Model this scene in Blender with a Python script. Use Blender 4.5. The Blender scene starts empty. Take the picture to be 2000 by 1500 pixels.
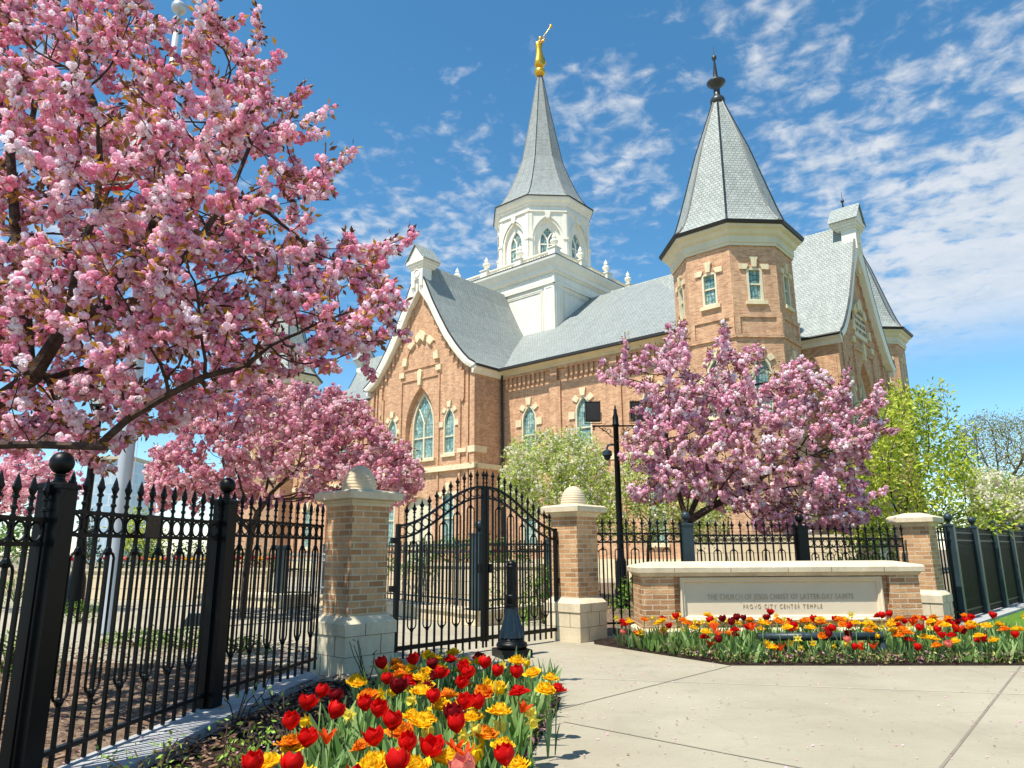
import bpy, bmesh, math, random
import numpy as np
from mathutils import Vector, Matrix, kdtree
from mathutils.geometry import tessellate_polygon
random.seed(7); rng = np.random.default_rng(7)
R_ = math.radians
scn = bpy.context.scene
COL = scn.collection
# ---------------------------------------------------------------- camera
EYE = np.array([0., 0., 1.28]); FPX = 1397.571; PITCH = R_(13.183); ROLL = R_(.33)
_r0 = np.array([1., 0, 0]); FW = np.array([0, math.cos(PITCH), math.sin(PITCH)]); _u0 = np.array([0, -math.sin(PITCH), math.cos(PITCH)])
RT = math.cos(ROLL)*_r0-math.sin(ROLL)*_u0; UP = math.sin(ROLL)*_r0+math.cos(ROLL)*_u0
cd = bpy.data.cameras.new('camera'); cam = bpy.data.objects.new('camera', cd); COL.objects.link(cam)
cd.sensor_width = 36; cd.lens = FPX/2000*36; cd.clip_start = .05; cd.clip_end = 3000
m = Matrix.Identity(4)
for i in range(3):
    m[i][0] = RT[i]; m[i][1] = UP[i]; m[i][2] = -FW[i]; m[i][3] = EYE[i]
cam.matrix_world = m; scn.camera = cam
# ---------------------------------------------------------------- light, sky, exposure
SUN_AZ, SUN_EL = R_(227), R_(63)
sd = Vector((math.sin(SUN_AZ)*math.cos(SUN_EL), math.cos(SUN_AZ)*math.cos(SUN_EL), math.sin(SUN_EL)))
sl = bpy.data.lights.new('sun', 'SUN'); sl.energy = 5.0; sl.angle = R_(.5); sl.color = (1, .955, .88)
so = bpy.data.objects.new('sun', sl); COL.objects.link(so); so.rotation_euler = (-sd).to_track_quat('-Z', 'Y').to_euler()
scn.view_settings.view_transform = 'Standard'; scn.view_settings.look = 'None'
scn.view_settings.exposure = .52; scn.view_settings.gamma = 1
w = bpy.data.worlds.new('World'); scn.world = w; w.use_nodes = True
nt = w.node_tree; N = nt.nodes; L = nt.links; N.clear()
def nd(t, **k):
    n = N.new(t)
    for a, b in k.items(): setattr(n, a, b)
    return n
def mth(op, a, b=None, c=None, clamp=False):
    n = nd('ShaderNodeMath', operation=op, use_clamp=clamp)
    for i, v in enumerate((a, b, c)):
        if v is None: continue
        if isinstance(v, (int, float)): n.inputs[i].default_value = v
        else: L.new(v, n.inputs[i])
    return n.outputs[0]
sky = nd('ShaderNodeTexSky', sky_type='NISHITA', sun_disc=False, sun_elevation=SUN_EL, sun_rotation=SUN_AZ, altitude=1400, air_density=1.0, dust_density=.4, ozone_density=1.6)
hs = nd('ShaderNodeHueSaturation'); hs.inputs['Saturation'].default_value = 1.24; hs.inputs['Value'].default_value = 1.2; hs.inputs['Hue'].default_value = .487
L.new(sky.outputs[0], hs.inputs['Color'])
tc = nd('ShaderNodeTexCoord'); sp = nd('ShaderNodeSeparateXYZ'); L.new(tc.outputs['Generated'], sp.inputs[0])
zz = mth('MAXIMUM', mth('ADD', sp.outputs[2], .10), .03)
cx = mth('DIVIDE', sp.outputs[0], zz); cy = mth('DIVIDE', sp.outputs[1], zz)
cc = nd('ShaderNodeCombineXYZ'); L.new(cx, cc.inputs[0]); L.new(cy, cc.inputs[1])
def noise(scale, det, rough, off, sx=1, sy=1, rot=0, dist=0):
    mp = nd('ShaderNodeMapping'); mp.inputs['Location'].default_value = off; mp.inputs['Scale'].default_value = (sx, sy, 1); mp.inputs['Rotation'].default_value = (0, 0, rot)
    L.new(cc.outputs[0], mp.inputs[0]); n = nd('ShaderNodeTexNoise'); n.inputs['Scale'].default_value = scale; n.inputs['Detail'].default_value = det
    n.inputs['Roughness'].default_value = rough; n.inputs['Distortion'].default_value = dist; L.new(mp.outputs[0], n.inputs[0]); return n.outputs[0]
puff = noise(17, 4, .55, (0, 2, 0), 1, 1, .4, .3); fine = noise(5.5, 8, .66, (5, 1, 2), 1, 1.1, .35, .2); lump = noise(2.2, 3, .5, (9, 4, 1))
def blob(d, r, a):                 # a patch of sky round a direction where more cloud forms
    v = nd('ShaderNodeVectorMath', operation='DISTANCE'); nv = nd('ShaderNodeVectorMath', operation='NORMALIZE'); L.new(tc.outputs['Generated'], nv.inputs[0]); L.new(nv.outputs[0], v.inputs[0]); v.inputs[1].default_value = Vector(d).normalized()
    q = nd('ShaderNodeMapRange', interpolation_type='SMOOTHSTEP'); L.new(v.outputs['Value'], q.inputs[0]); q.inputs[1].default_value = 0; q.inputs[2].default_value = r; q.inputs[3].default_value = a; q.inputs[4].default_value = 0; return q.outputs[0]
def dirn(px, py): return tuple((px-1000)*RT+(750-py)*UP+FPX*FW)
cover = None
for (px_, py_, r, a) in ((1880, 540, .3, .34), (2250, 600, .5, .3), (1190, 290, .24, .17), (1640, 300, .32, .15), (1080, 430, .26, .12), (900, 400, .26, .13), (760, 490, .22, .15), (1500, 60, .22, .12), (1880, 200, .3, .10), (560, 520, .2, .12), (120, 620, .3, .16), (2300, 200, .5, .16), (-600, 500, .7, .2)):
    bb_ = blob(dirn(px_, py_), r, a); cover = bb_ if cover is None else mth('MAXIMUM', cover, mth('MULTIPLY_ADD', bb_, 1.0, mth('MULTIPLY', cover, .35)))
dens = mth('ADD', mth('MULTIPLY', puff, .5), mth('MULTIPLY', fine, .34))
dens = mth('ADD', mth('ADD', dens, mth('MULTIPLY', lump, .18)), cover)
mr = nd('ShaderNodeMapRange', interpolation_type='SMOOTHSTEP'); L.new(dens, mr.inputs[0]); mr.inputs[1].default_value = .60; mr.inputs[2].default_value = .82
mr2 = nd('ShaderNodeMapRange', interpolation_type='SMOOTHSTEP'); L.new(sp.outputs[2], mr2.inputs[0]); mr2.inputs[1].default_value = .20; mr2.inputs[2].default_value = .30
cf = mth('MULTIPLY', mth('MULTIPLY', mr.outputs[0], mr2.outputs[0]), .78)
cs = nd('ShaderNodeMix', data_type='RGBA'); sh_ = nd('ShaderNodeMapRange'); L.new(fine, sh_.inputs[0]); sh_.inputs[1].default_value = .38; sh_.inputs[2].default_value = .6; L.new(sh_.outputs[0], cs.inputs[0]); cs.inputs[6].default_value = (4.2, 4.5, 4.8, 1); cs.inputs[7].default_value = (5.2, 5.25, 5.3, 1)
mx = nd('ShaderNodeMix', data_type='RGBA'); L.new(cf, mx.inputs[0]); L.new(hs.outputs[0], mx.inputs[6]); L.new(cs.outputs[2], mx.inputs[7])
bg = nd('ShaderNodeBackground'); bg.inputs[1].default_value = .12; L.new(mx.outputs[2], bg.inputs[0])
wo = nd('ShaderNodeOutputWorld'); L.new(bg.outputs[0], wo.inputs[0])
# ---------------------------------------------------------------- helpers
def ray(px, py): return (px-1000)*RT+(750-py)*UP+FPX*FW
def gz(px, py, z=0.): r = ray(px, py); return EYE+r*(z-EYE[2])/r[2]      # where that line of sight meets height z
def gy(px, py, Y): r = ray(px, py); return EYE+r*Y/r[1]                  # ... and distance Y
def sx(v): return tuple(((c+.055)/1.055)**2.4 if c > .04045 else c/12.92 for c in v)
def px8(r, g, b): return sx((r/255, g/255, b/255))
class MB:
    def __init__(s): s.v = []; s.f = []; s.mi = []; s.m = 0
    def add(s, vs, fs):
        o = len(s.v); s.v += [tuple(map(float, q)) for q in vs]; s.f += [tuple(i+o for i in g) for g in fs]; s.mi += [s.m]*len(fs); return s
    def box(s, x0, x1, y0, y1, z0, z1):
        return s.add([(x0,y0,z0),(x1,y0,z0),(x1,y1,z0),(x0,y1,z0),(x0,y0,z1),(x1,y0,z1),(x1,y1,z1),(x0,y1,z1)],
                     [(0,3,2,1),(4,5,6,7),(0,1,5,4),(1,2,6,5),(2,3,7,6),(3,0,4,7)])
    def prism(s, poly, h0, h1, axis='z', cap=True):
        n = len(poly); T = {'z': lambda p, h: (p[0], p[1], h), 'y': lambda p, h: (p[0], h, p[1]), 'x': lambda p, h: (h, p[0], p[1])}[axis]
        vs = [T(p, h0) for p in poly]+[T(p, h1) for p in poly]
        fs = [(i, (i+1) % n, n+(i+1) % n, n+i) for i in range(n)]
        s.add(vs, fs)
        if cap:
            tri = tessellate_polygon([[Vector((p[0], p[1], 0)) for p in poly]])
            s.add(vs[:n], [t[::-1] for t in tri]); s.add(vs[n:], [tuple(t) for t in tri])
        return s
    def loft(s, rings, closed=True, cap0=False, cap1=False):
        n = len(rings[0]); o = [p for r in rings for p in r]; fs = []
        for k in range(len(rings)-1):
            for i in range(n if closed else n-1):
                j = (i+1) % n; fs.append((k*n+i, k*n+j, (k+1)*n+j, (k+1)*n+i))
        if cap0: fs.append(tuple(range(n))[::-1])
        if cap1: fs.append(tuple((len(rings)-1)*n+i for i in range(n)))
        return s.add(o, fs)
    def lathe(s, prof, n=16, c=(0, 0, 0), ph=0., cap=True):
        rings = [[(c[0]+r*math.cos(ph+2*math.pi*i/n), c[1]+r*math.sin(ph+2*math.pi*i/n), c[2]+z) for i in range(n)] for r, z in prof]
        return s.loft(rings, True, cap, cap)
    def tube(s, pts, rad, n=6, cap=True):
        P = [Vector(p) for p in pts]; rings = []
        rs = rad if isinstance(rad, (list, tuple)) else [rad]*len(P)
        up = None
        for i, p in enumerate(P):
            d = (P[min(i+1, len(P)-1)]-P[max(i-1, 0)]).normalized()
            if up is None: up = Vector((0, 0, 1)) if abs(d.z) < .9 else Vector((1, 0, 0))
            a = d.cross(up).normalized(); b = a.cross(d); up = b
            rings.append([tuple(p+rs[i]*(a*math.cos(2*math.pi*k/n)+b*math.sin(2*math.pi*k/n))) for k in range(n)])
        return s.loft(rings, True, cap, cap)
    def ring(s, c, R, r, axis='y', n=20, m=6, sq=1.):
        rings = []
        for i in range(n+1):
            a = 2*math.pi*i/n; q = []
            for k in range(m):
                b = 2*math.pi*k/m; rr = R+r*math.cos(b); q.append((c[0]+rr*math.cos(a), c[1]+r*math.sin(b), c[2]+sq*rr*math.sin(a)))
            rings.append(q)
        return s.loft(rings)
    def xf(s, M):
        M = Matrix(M) if not isinstance(M, Matrix) else M
        s.v = [tuple(M @ Vector(q)) for q in s.v]; return s
    def merge(s, o): 
        k = len(s.v); s.v += o.v; s.f += [tuple(i+k for i in g) for g in o.f]; s.mi += o.mi; return s
    def mesh(s, name, mats, smooth=False):
        me = bpy.data.meshes.new(name); me.from_pydata(s.v, [], s.f)
        for mt in (mats if isinstance(mats, (list, tuple)) else [mats]): me.materials.append(mt)
        if any(s.mi): me.polygons.foreach_set('material_index', s.mi)
        uvl = me.uv_layers.new(name='UVMap'); uv = np.zeros((len(me.loops), 2)); V = np.array(s.v)
        li = 0
        for g in s.f:
            p = V[list(g)]; nn = np.zeros(3)
            for i in range(len(g)):
                a, b = p[i], p[(i+1) % len(g)]; nn += np.cross(a, b)
            ln = np.linalg.norm(nn); nn = nn/ln if ln > 1e-12 else np.array([0, 0, 1.])
            if abs(nn[2]) > .97: t = np.array([1., 0, 0]); b = np.array([0, 1., 0])
            else:
                t = np.cross([0, 0, 1.], nn); t /= np.linalg.norm(t); b = np.cross(nn, t)
                if abs(nn[2]) < .05: b = np.array([0, 0, 1.])
            uv[li:li+len(g), 0] = p@t; uv[li:li+len(g), 1] = p@b; li += len(g)
        uvl.data.foreach_set('uv', uv.ravel())
        if smooth: me.polygons.foreach_set('use_smooth', [True]*len(me.polygons))
        me.update(); return me
def tag(o, label=None, cat=None, group=None, kind=None):
    if label: o['label'] = label
    if cat: o['category'] = cat
    if group: o['group'] = group
    if kind: o['kind'] = kind
    return o
def link(name, me, parent=None, loc=None, rot=None):
    o = bpy.data.objects.new(name, me); COL.objects.link(o)
    if parent: o.parent = parent
    if loc is not None: o.location = loc
    if rot is not None: o.rotation_euler = (0, 0, rot)
    return o
def obj(name, mb, mats, parent=None, loc=None, rot=None, smooth=False): return link(name, mb.mesh(name, mats, smooth), parent, loc, rot)
def thing(name, label, cat, loc=(0, 0, 0), rot=0, group=None): return tag(link(name, None, None, loc, rot), label, cat, group)
def copy_tree(o, parent=None):
    c = o.copy(); COL.objects.link(c); c.parent = parent
    for ch in list(o.children): copy_tree(ch, c)
    return c
# ---------------------------------------------------------------- materials
def mat(name, col, rough=.7, spec=.3, var=.12, nscale=3., metal=0., bump=0., bscale=40., col2=None, coat=0, detail=5, trans=0.):
    mt = bpy.data.materials.new(name); mt.use_nodes = True; t = mt.node_tree; b = t.nodes['Principled BSDF']
    b.inputs['Roughness'].default_value = rough; b.inputs['Specular IOR Level'].default_value = spec; b.inputs['Metallic'].default_value = metal; b.inputs['Coat Weight'].default_value = coat
    tc = t.nodes.new('ShaderNodeTexCoord'); n = t.nodes.new('ShaderNodeTexNoise'); n.inputs['Scale'].default_value = nscale; n.inputs['Detail'].default_value = detail; n.inputs['Roughness'].default_value = .65
    t.links.new(tc.outputs['Object'], n.inputs[0])
    mx = t.nodes.new('ShaderNodeMix'); mx.data_type = 'RGBA'
    mp = t.nodes.new('ShaderNodeMapRange'); mp.inputs[1].default_value = .32; mp.inputs[2].default_value = .68; t.links.new(n.outputs[0], mp.inputs[0]); t.links.new(mp.outputs[0], mx.inputs[0])
    c2 = col2 or tuple(c*(1-2*var) for c in col); c1 = col if col2 else tuple(min(1, c*(1+var)) for c in col)
    mx.inputs[6].default_value = (*c1, 1); mx.inputs[7].default_value = (*c2, 1); t.links.new(mx.outputs[2], b.inputs['Base Color'])
    if bump:
        n2 = t.nodes.new('ShaderNodeTexNoise'); n2.inputs['Scale'].default_value = bscale; n2.inputs['Detail'].default_value = 6; t.links.new(tc.outputs['Object'], n2.inputs[0])
        bp = t.nodes.new('ShaderNodeBump'); bp.inputs['Strength'].default_value = bump; bp.inputs['Distance'].default_value = .02; t.links.new(n2.outputs[0], bp.inputs['Height']); t.links.new(bp.outputs[0], b.inputs['Normal'])
    if trans: add_trans(t, b, mx.outputs[2], trans)
    return mt
def add_trans(t, b, colsock, f):
    tr = t.nodes.new('ShaderNodeBsdfTranslucent'); t.links.new(colsock, tr.inputs[0]); ms = t.nodes.new('ShaderNodeMixShader'); ms.inputs[0].default_value = f
    t.links.new(b.outputs[0], ms.inputs[1]); t.links.new(tr.outputs[0], ms.inputs[2]); t.links.new(ms.outputs[0], t.nodes['Material Output'].inputs[0])
def brickmat(name, c1, c2, mortar, bw=.213, bh=.0677, ms=.011, off=.5, rough=.85, bump=.5, nvar=.35, big=1.2, bias=0., squash=1, msm=.15, streak=.0):
    mt = bpy.data.materials.new(name); mt.use_nodes = True; t = mt.node_tree; b = t.nodes['Principled BSDF']
    b.inputs['Roughness'].default_value = rough; b.inputs['Specular IOR Level'].default_value = .25
    tc = t.nodes.new('ShaderNodeTexCoord'); br = t.nodes.new('ShaderNodeTexBrick'); t.links.new(tc.outputs['UV'], br.inputs[0])
    br.offset = off; br.inputs['Scale'].default_value = 1; br.inputs['Brick Width'].default_value = bw; br.inputs['Row Height'].default_value = bh
    br.inputs['Mortar Size'].default_value = ms; br.inputs['Mortar Smooth'].default_value = msm; br.inputs['Bias'].default_value = bias
    br.inputs['Color1'].default_value = (*c1, 1); br.inputs['Color2'].default_value = (*c2, 1); br.inputs['Mortar'].default_value = (*mortar, 1)
    n = t.nodes.new('ShaderNodeTexNoise'); n.inputs['Scale'].default_value = big; n.inputs['Detail'].default_value = 8; n.inputs['Roughness'].default_value = .7; t.links.new(tc.outputs['UV'], n.inputs[0])
    mp = t.nodes.new('ShaderNodeMapRange'); mp.inputs[1].default_value = .3; mp.inputs[2].default_value = .7; mp.inputs[3].default_value = 1-nvar; mp.inputs[4].default_value = 1+nvar*.5; t.links.new(n.outputs[0], mp.inputs[0])
    mx = t.nodes.new('ShaderNodeMix'); mx.data_type = 'RGBA'; mx.blend_type = 'MULTIPLY'; mx.inputs[0].default_value = 1; t.links.new(br.outputs['Color'], mx.inputs[6]); t.links.new(mp.outputs[0], mx.inputs[7])
    if streak:                                           # rain streaks and soot running down the face
        ms_ = t.nodes.new('ShaderNodeMapping'); ms_.inputs['Scale'].default_value = (2.6, .22, 1); t.links.new(tc.outputs['UV'], ms_.inputs[0])
        ns = t.nodes.new('ShaderNodeTexNoise'); ns.inputs['Scale'].default_value = 1.3; ns.inputs['Detail'].default_value = 7; ns.inputs['Roughness'].default_value = .7; t.links.new(ms_.outputs[0], ns.inputs[0])
        m2 = t.nodes.new('ShaderNodeMapRange'); m2.inputs[1].default_value = .35; m2.inputs[2].default_value = .62; m2.inputs[3].default_value = 1-streak; m2.inputs[4].default_value = 1+streak*.4; t.links.new(ns.outputs[0], m2.inputs[0])
        mz = t.nodes.new('ShaderNodeMix'); mz.data_type = 'RGBA'; mz.blend_type = 'MULTIPLY'; mz.inputs[0].default_value = 1; t.links.new(mx.outputs[2], mz.inputs[6]); t.links.new(m2.outputs[0], mz.inputs[7]); mx = mz
    t.links.new(mx.outputs[2], b.inputs['Base Color'])
    n3 = t.nodes.new('ShaderNodeTexNoise'); n3.inputs['Scale'].default_value = 60; n3.inputs['Detail'].default_value = 4; t.links.new(tc.outputs['UV'], n3.inputs[0])
    hh = t.nodes.new('ShaderNodeMath'); hh.operation = 'MULTIPLY_ADD'; hh.inputs[1].default_value = -1; t.links.new(br.outputs['Fac'], hh.inputs[0]); t.links.new(n3.outputs[0], hh.inputs[2])
    bp = t.nodes.new('ShaderNodeBump'); bp.inputs['Strength'].default_value = bump; bp.inputs['Distance'].default_value = .012; t.links.new(hh.outputs[0], bp.inputs['Height']); t.links.new(bp.outputs[0], b.inputs['Normal'])
    return mt
def colmat(name, rough=.6, trans=.35, spec=.2):      # colour from the mesh's own attribute, one tint per flower or leaf
    mt = bpy.data.materials.new(name); mt.use_nodes = True; t = mt.node_tree; b = t.nodes['Principled BSDF']
    b.inputs['Roughness'].default_value = rough; b.inputs['Specular IOR Level'].default_value = spec
    a = t.nodes.new('ShaderNodeAttribute'); a.attribute_name = 'Col'; t.links.new(a.outputs['Color'], b.inputs['Base Color'])
    if trans: add_trans(t, b, a.outputs['Color'], trans)
    return mt
M = {}
M['brick'] = brickmat('brick', px8(222, 173, 130), px8(182, 127, 90), px8(204, 175, 145), nvar=.22, streak=.16, big=2.5)
M['brick_near'] = brickmat('brick_near', px8(216, 168, 120), px8(170, 122, 82), px8(212, 192, 158), nvar=.24, streak=.1, big=4, bw=.213, bh=.0694, ms=.009, bump=.8)
M['shingle'] = brickmat('shingle', px8(158, 162, 156), px8(142, 148, 142), px8(112, 118, 115), bw=.19, bh=.15, ms=.018, rough=.55, nvar=.16, big=3, bump=.6, msm=.6, streak=.12)
M['slate'] = brickmat('slate', px8(176, 180, 170), px8(156, 162, 154), px8(120, 126, 121), bw=.19, bh=.15, ms=.02, rough=.5, nvar=.2, big=3, bump=.7, msm=.6, streak=.12)
M['cream'] = mat('cream_paint', px8(212, 203, 172), .5, .4, .04, 1.5)
M['white'] = mat('white_paint', px8(232, 226, 208), .45, .4, .03, 1.2)
M['stone'] = mat('sandstone', px8(214, 198, 166), .85, .2, .08, 2.2, bump=.25, bscale=90)
M['stone_joint'] = mat('joint', px8(120, 105, 85), .9)
M['carving'] = mat('carved_letters', px8(190, 170, 138), .9)
M['stone_trim'] = mat('pale_stone', px8(222, 206, 168), .8, .2, .06, 3)
M['stone_panel'] = mat('veined_sandstone', px8(226, 210, 182), .8, .2, .05, .9, bump=.12, bscale=120, col2=px8(214, 196, 164), detail=9)
M['gutter'] = mat('dark_gutter', px8(46, 44, 40), .5, .4, .1)
M['lead'] = mat('lead', px8(70, 72, 70), .4, .5, .1, metal=.5)
M['gold'] = mat('gold_leaf', px8(228, 178, 62), .34, .5, .03, metal=.75)
M['iron'] = mat('black_green_paint', px8(6, 9, 9), .42, .25, .2, 3)
M['iron_green'] = mat('grey_green_paint', px8(44, 60, 64), .42, .4, .15, 2)
M['bark'] = mat('bark', px8(92, 74, 62), .9, .2, .3, 12, bump=.8, bscale=30, col2=px8(44, 34, 30))
M['soil'] = mat('dark_soil', px8(62, 50, 42), .95, .1, .4, 9, bump=1, bscale=60, col2=px8(28, 22, 18))
M['mulch'] = mat('wood_mulch', px8(146, 124, 102), .95, .1, .4, 16, bump=1, bscale=40, col2=px8(76, 62, 52))
M['land'] = mat('dry_ground', px8(140, 128, 108), .95, .1, .1, .05)
M['grass'] = mat('lawn', px8(104, 138, 52), .9, .1, .2, 3, bump=.8, bscale=120, col2=px8(84, 116, 40))
M['concrete'] = mat('concrete', px8(172, 164, 142), .85, .2, .05, .55, bump=.22, bscale=190, col2=px8(156, 147, 125), detail=10)
M['joint'] = mat('concrete_joint', px8(138, 130, 114), .95, .1, .1)
M['joint_pale'] = mat('pale_joint', px8(196, 190, 172), .95, .1, .05)
M['kerb'] = mat('kerb_concrete', px8(172, 172, 168), .85, .2, .06, 2, bump=.2, bscale=90)
M['petal'] = colmat('petal', .6, .4); M['leaf'] = colmat('leaf', .5, .35, .4)
M['steel'] = mat('brushed_aluminium', px8(190, 192, 192), .38, .5, .03, metal=.35)
M['glassfar'] = brickmat('office_glass', px8(186, 206, 216), px8(168, 194, 208), px8(206, 214, 216), bw=1.6, bh=1.8, ms=.12, rough=.2, bump=0, nvar=.1)
def stained():
    mt = brickmat('stained_glass', px8(176, 196, 180), px8(112, 158, 152), px8(50, 66, 62), bw=.15, bh=.24, ms=.009, off=0, rough=.15, bump=.3, nvar=.6, big=2.2)
    t = mt.node_tree; b = t.nodes['Principled BSDF']; b.inputs['Specular IOR Level'].default_value = .6
    tc = t.nodes.new('ShaderNodeTexCoord'); v = t.nodes.new('ShaderNodeTexVoronoi'); v.feature = 'DISTANCE_TO_EDGE'; v.inputs['Scale'].default_value = 5.5; t.links.new(tc.outputs['UV'], v.inputs[0])
    mp = t.nodes.new('ShaderNodeMapRange'); mp.inputs[1].default_value = .02; mp.inputs[2].default_value = .05; mp.inputs[3].default_value = .45; t.links.new(v.outputs['Distance'], mp.inputs[0])
    src = b.inputs['Base Color'].links[0].from_socket; mx = t.nodes.new('ShaderNodeMix'); mx.data_type = 'RGBA'; mx.blend_type = 'MULTIPLY'; mx.inputs[0].default_value = 1
    t.links.new(src, mx.inputs[6]); t.links.new(mp.outputs[0], mx.inputs[7]); t.links.new(mx.outputs[2], b.inputs['Base Color']); return mt
M['glass'] = stained()

def weather(mt, kind):
    t = mt.node_tree; b = t.nodes['Principled BSDF']; tc = t.nodes.new('ShaderNodeTexCoord'); src = b.inputs['Base Color'].links[0].from_socket
    def layer(src, scale, vec, lo, hi, a, c, det=8, dist=0):
        mp = t.nodes.new('ShaderNodeMapping'); mp.inputs['Scale'].default_value = vec; mp.inputs['Rotation'].default_value = (0, 0, .75 if kind == 'concrete' else 0); t.links.new(tc.outputs['Object'], mp.inputs[0])
        n = t.nodes.new('ShaderNodeTexNoise'); n.inputs['Scale'].default_value = scale; n.inputs['Detail'].default_value = det; n.inputs['Roughness'].default_value = .68; n.inputs['Distortion'].default_value = dist; t.links.new(mp.outputs[0], n.inputs[0])
        r = t.nodes.new('ShaderNodeMapRange'); r.inputs[1].default_value = lo; r.inputs[2].default_value = hi; r.inputs[3].default_value = a; r.inputs[4].default_value = c; t.links.new(n.outputs[0], r.inputs[0])
        m = t.nodes.new('ShaderNodeMix'); m.data_type = 'RGBA'; m.blend_type = 'MULTIPLY'; m.inputs[0].default_value = 1; t.links.new(src, m.inputs[6]); t.links.new(r.outputs[0], m.inputs[7]); return m.outputs[2]
    if kind == 'concrete':
        src = layer(src, 3, (1, 34, 1), .3, .7, .93, 1.05); src = layer(src, 1.1, (1, 1, 1), .3, .48, .88, 1.0, 9, .6); src = layer(src, 26, (1, 1, 1), .32, .42, .84, 1, 4); src = layer(src, 90, (1, 1, 1), .3, .7, .93, 1.06, 2)
        v = t.nodes.new('ShaderNodeTexVoronoi'); v.feature = 'DISTANCE_TO_EDGE'; v.inputs['Scale'].default_value = .42; nz_ = t.nodes.new('ShaderNodeTexNoise'); nz_.inputs['Scale'].default_value = 2.2; nz_.inputs['Detail'].default_value = 9; t.links.new(tc.outputs['Object'], nz_.inputs[0])
        ad = t.nodes.new('ShaderNodeVectorMath'); ad.operation = 'MULTIPLY_ADD'; ad.inputs[1].default_value = (.9, .9, .9); t.links.new(nz_.outputs['Color'], ad.inputs[0]); t.links.new(tc.outputs['Object'], ad.inputs[2]); t.links.new(ad.outputs[0], v.inputs[0])
        r = t.nodes.new('ShaderNodeMapRange'); r.inputs[1].default_value = .001; r.inputs[2].default_value = .005; r.inputs[3].default_value = .86; r.inputs[4].default_value = 1; t.links.new(v.outputs['Distance'], r.inputs[0])
        m = t.nodes.new('ShaderNodeMix'); m.data_type = 'RGBA'; m.blend_type = 'MULTIPLY'; m.inputs[0].default_value = 1; t.links.new(src, m.inputs[6]); t.links.new(r.outputs[0], m.inputs[7]); src = m.outputs[2]
    elif kind == 'stone': src = layer(src, 5, (1, 1, .25), .3, .6, .86, 1.05); src = layer(src, 40, (1, 1, 1), .3, .7, .92, 1.06, 3)
    elif kind == 'paint': src = layer(src, .9, (3, 3, .2), .3, .55, .93, 1.02); src = layer(src, 6, (1, 1, 1), .3, .6, .96, 1.02)
    t.links.new(src, b.inputs['Base Color'])
weather(M['concrete'], 'concrete'); weather(M['kerb'], 'stone'); weather(M['stone'], 'stone'); weather(M['stone_trim'], 'stone'); weather(M['cream'], 'paint'); weather(M['white'], 'paint')
# ================================================================ the temple
AZ = R_(-48.965); AA = np.array([math.sin(AZ), math.cos(AZ), 0]); BB = np.array([math.cos(AZ), -math.sin(AZ), 0])
TC = AA*31.673+BB*40.072; TROT = -(math.pi/2-R_(48.965))
temple = thing('temple', 'large tan brick temple with grey gables, pointed turrets and a white central cupola', 'temple', tuple(TC), TROT)
def octo(R, z, c=(0, 0)): return [(c[0]+R*math.cos(R_(22.5+45*k)), c[1]+R*math.sin(R_(22.5+45*k)), z) for k in range(8)]
def rect(hx, hy, z): return [(-hx, -hy, z), (hx, -hy, z), (hx, hy, z), (-hx, hy, z)]
def lancet(cx, z0, zs, za, h, n=7):
    r = za-zs; Rr = (h*h+r*r)/(2*h); a1 = math.atan2(r, Rr-h)
    rt = [(cx+h-Rr+Rr*math.cos(a1*i/n), zs+Rr*math.sin(a1*i/n)) for i in range(n+1)]
    lf = [(2*cx-x, z) for x, z in rt[::-1]][1:]
    return [(cx-h, z0), (cx+h, z0)]+rt+lf
def segarch(cx, z0, zs, za, h, n=6):
    r = za-zs; Rr = (h*h+r*r)/(2*r); a = math.asin(min(1, h/Rr)); zc = za-Rr
    return [(cx-h, z0), (cx+h, z0)]+[(cx+Rr*math.sin(a-2*a*i/n), zc+Rr*math.cos(a-2*a*i/n)) for i in range(n+1)]
def wall(mb, outer, holes, y, depth=.22):
    allp = [outer]+holes; flat = [p for q in allp for p in q]
    tri = tessellate_polygon([[Vector((p[0], p[1], 0)) for p in q] for q in allp])
    mb.add([(p[0], y, p[1]) for p in flat], [tuple(t) for t in tri])
    for h in holes:
        n = len(h); mb.add([(p[0], y, p[1]) for p in h]+[(p[0], y+depth, p[1]) for p in h], [(i, (i+1) % n, n+(i+1) % n, n+i) for i in range(n)])
def inset(fn, cx, z0, zs, za, h, t, **k): return fn(cx, z0+t, zs, za-t*1.25, h-t, **k)
def ringp(mb, a, b, y0, y1):
    n = len(a); mb.add([(p[0], y0, p[1]) for p in a]+[(p[0], y0, p[1]) for p in b]+[(p[0], y1, p[1]) for p in b]+[(p[0], y1, p[1]) for p in a],
        [(i, (i+1) % n, n+(i+1) % n, n+i) for i in range(n)]+[(n+i, n+(i+1) % n, 2*n+(i+1) % n, 2*n+i) for i in range(n)]+[(3*n+i, 3*n+(i+1) % n, (i+1) % n, i) for i in range(n)])
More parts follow.
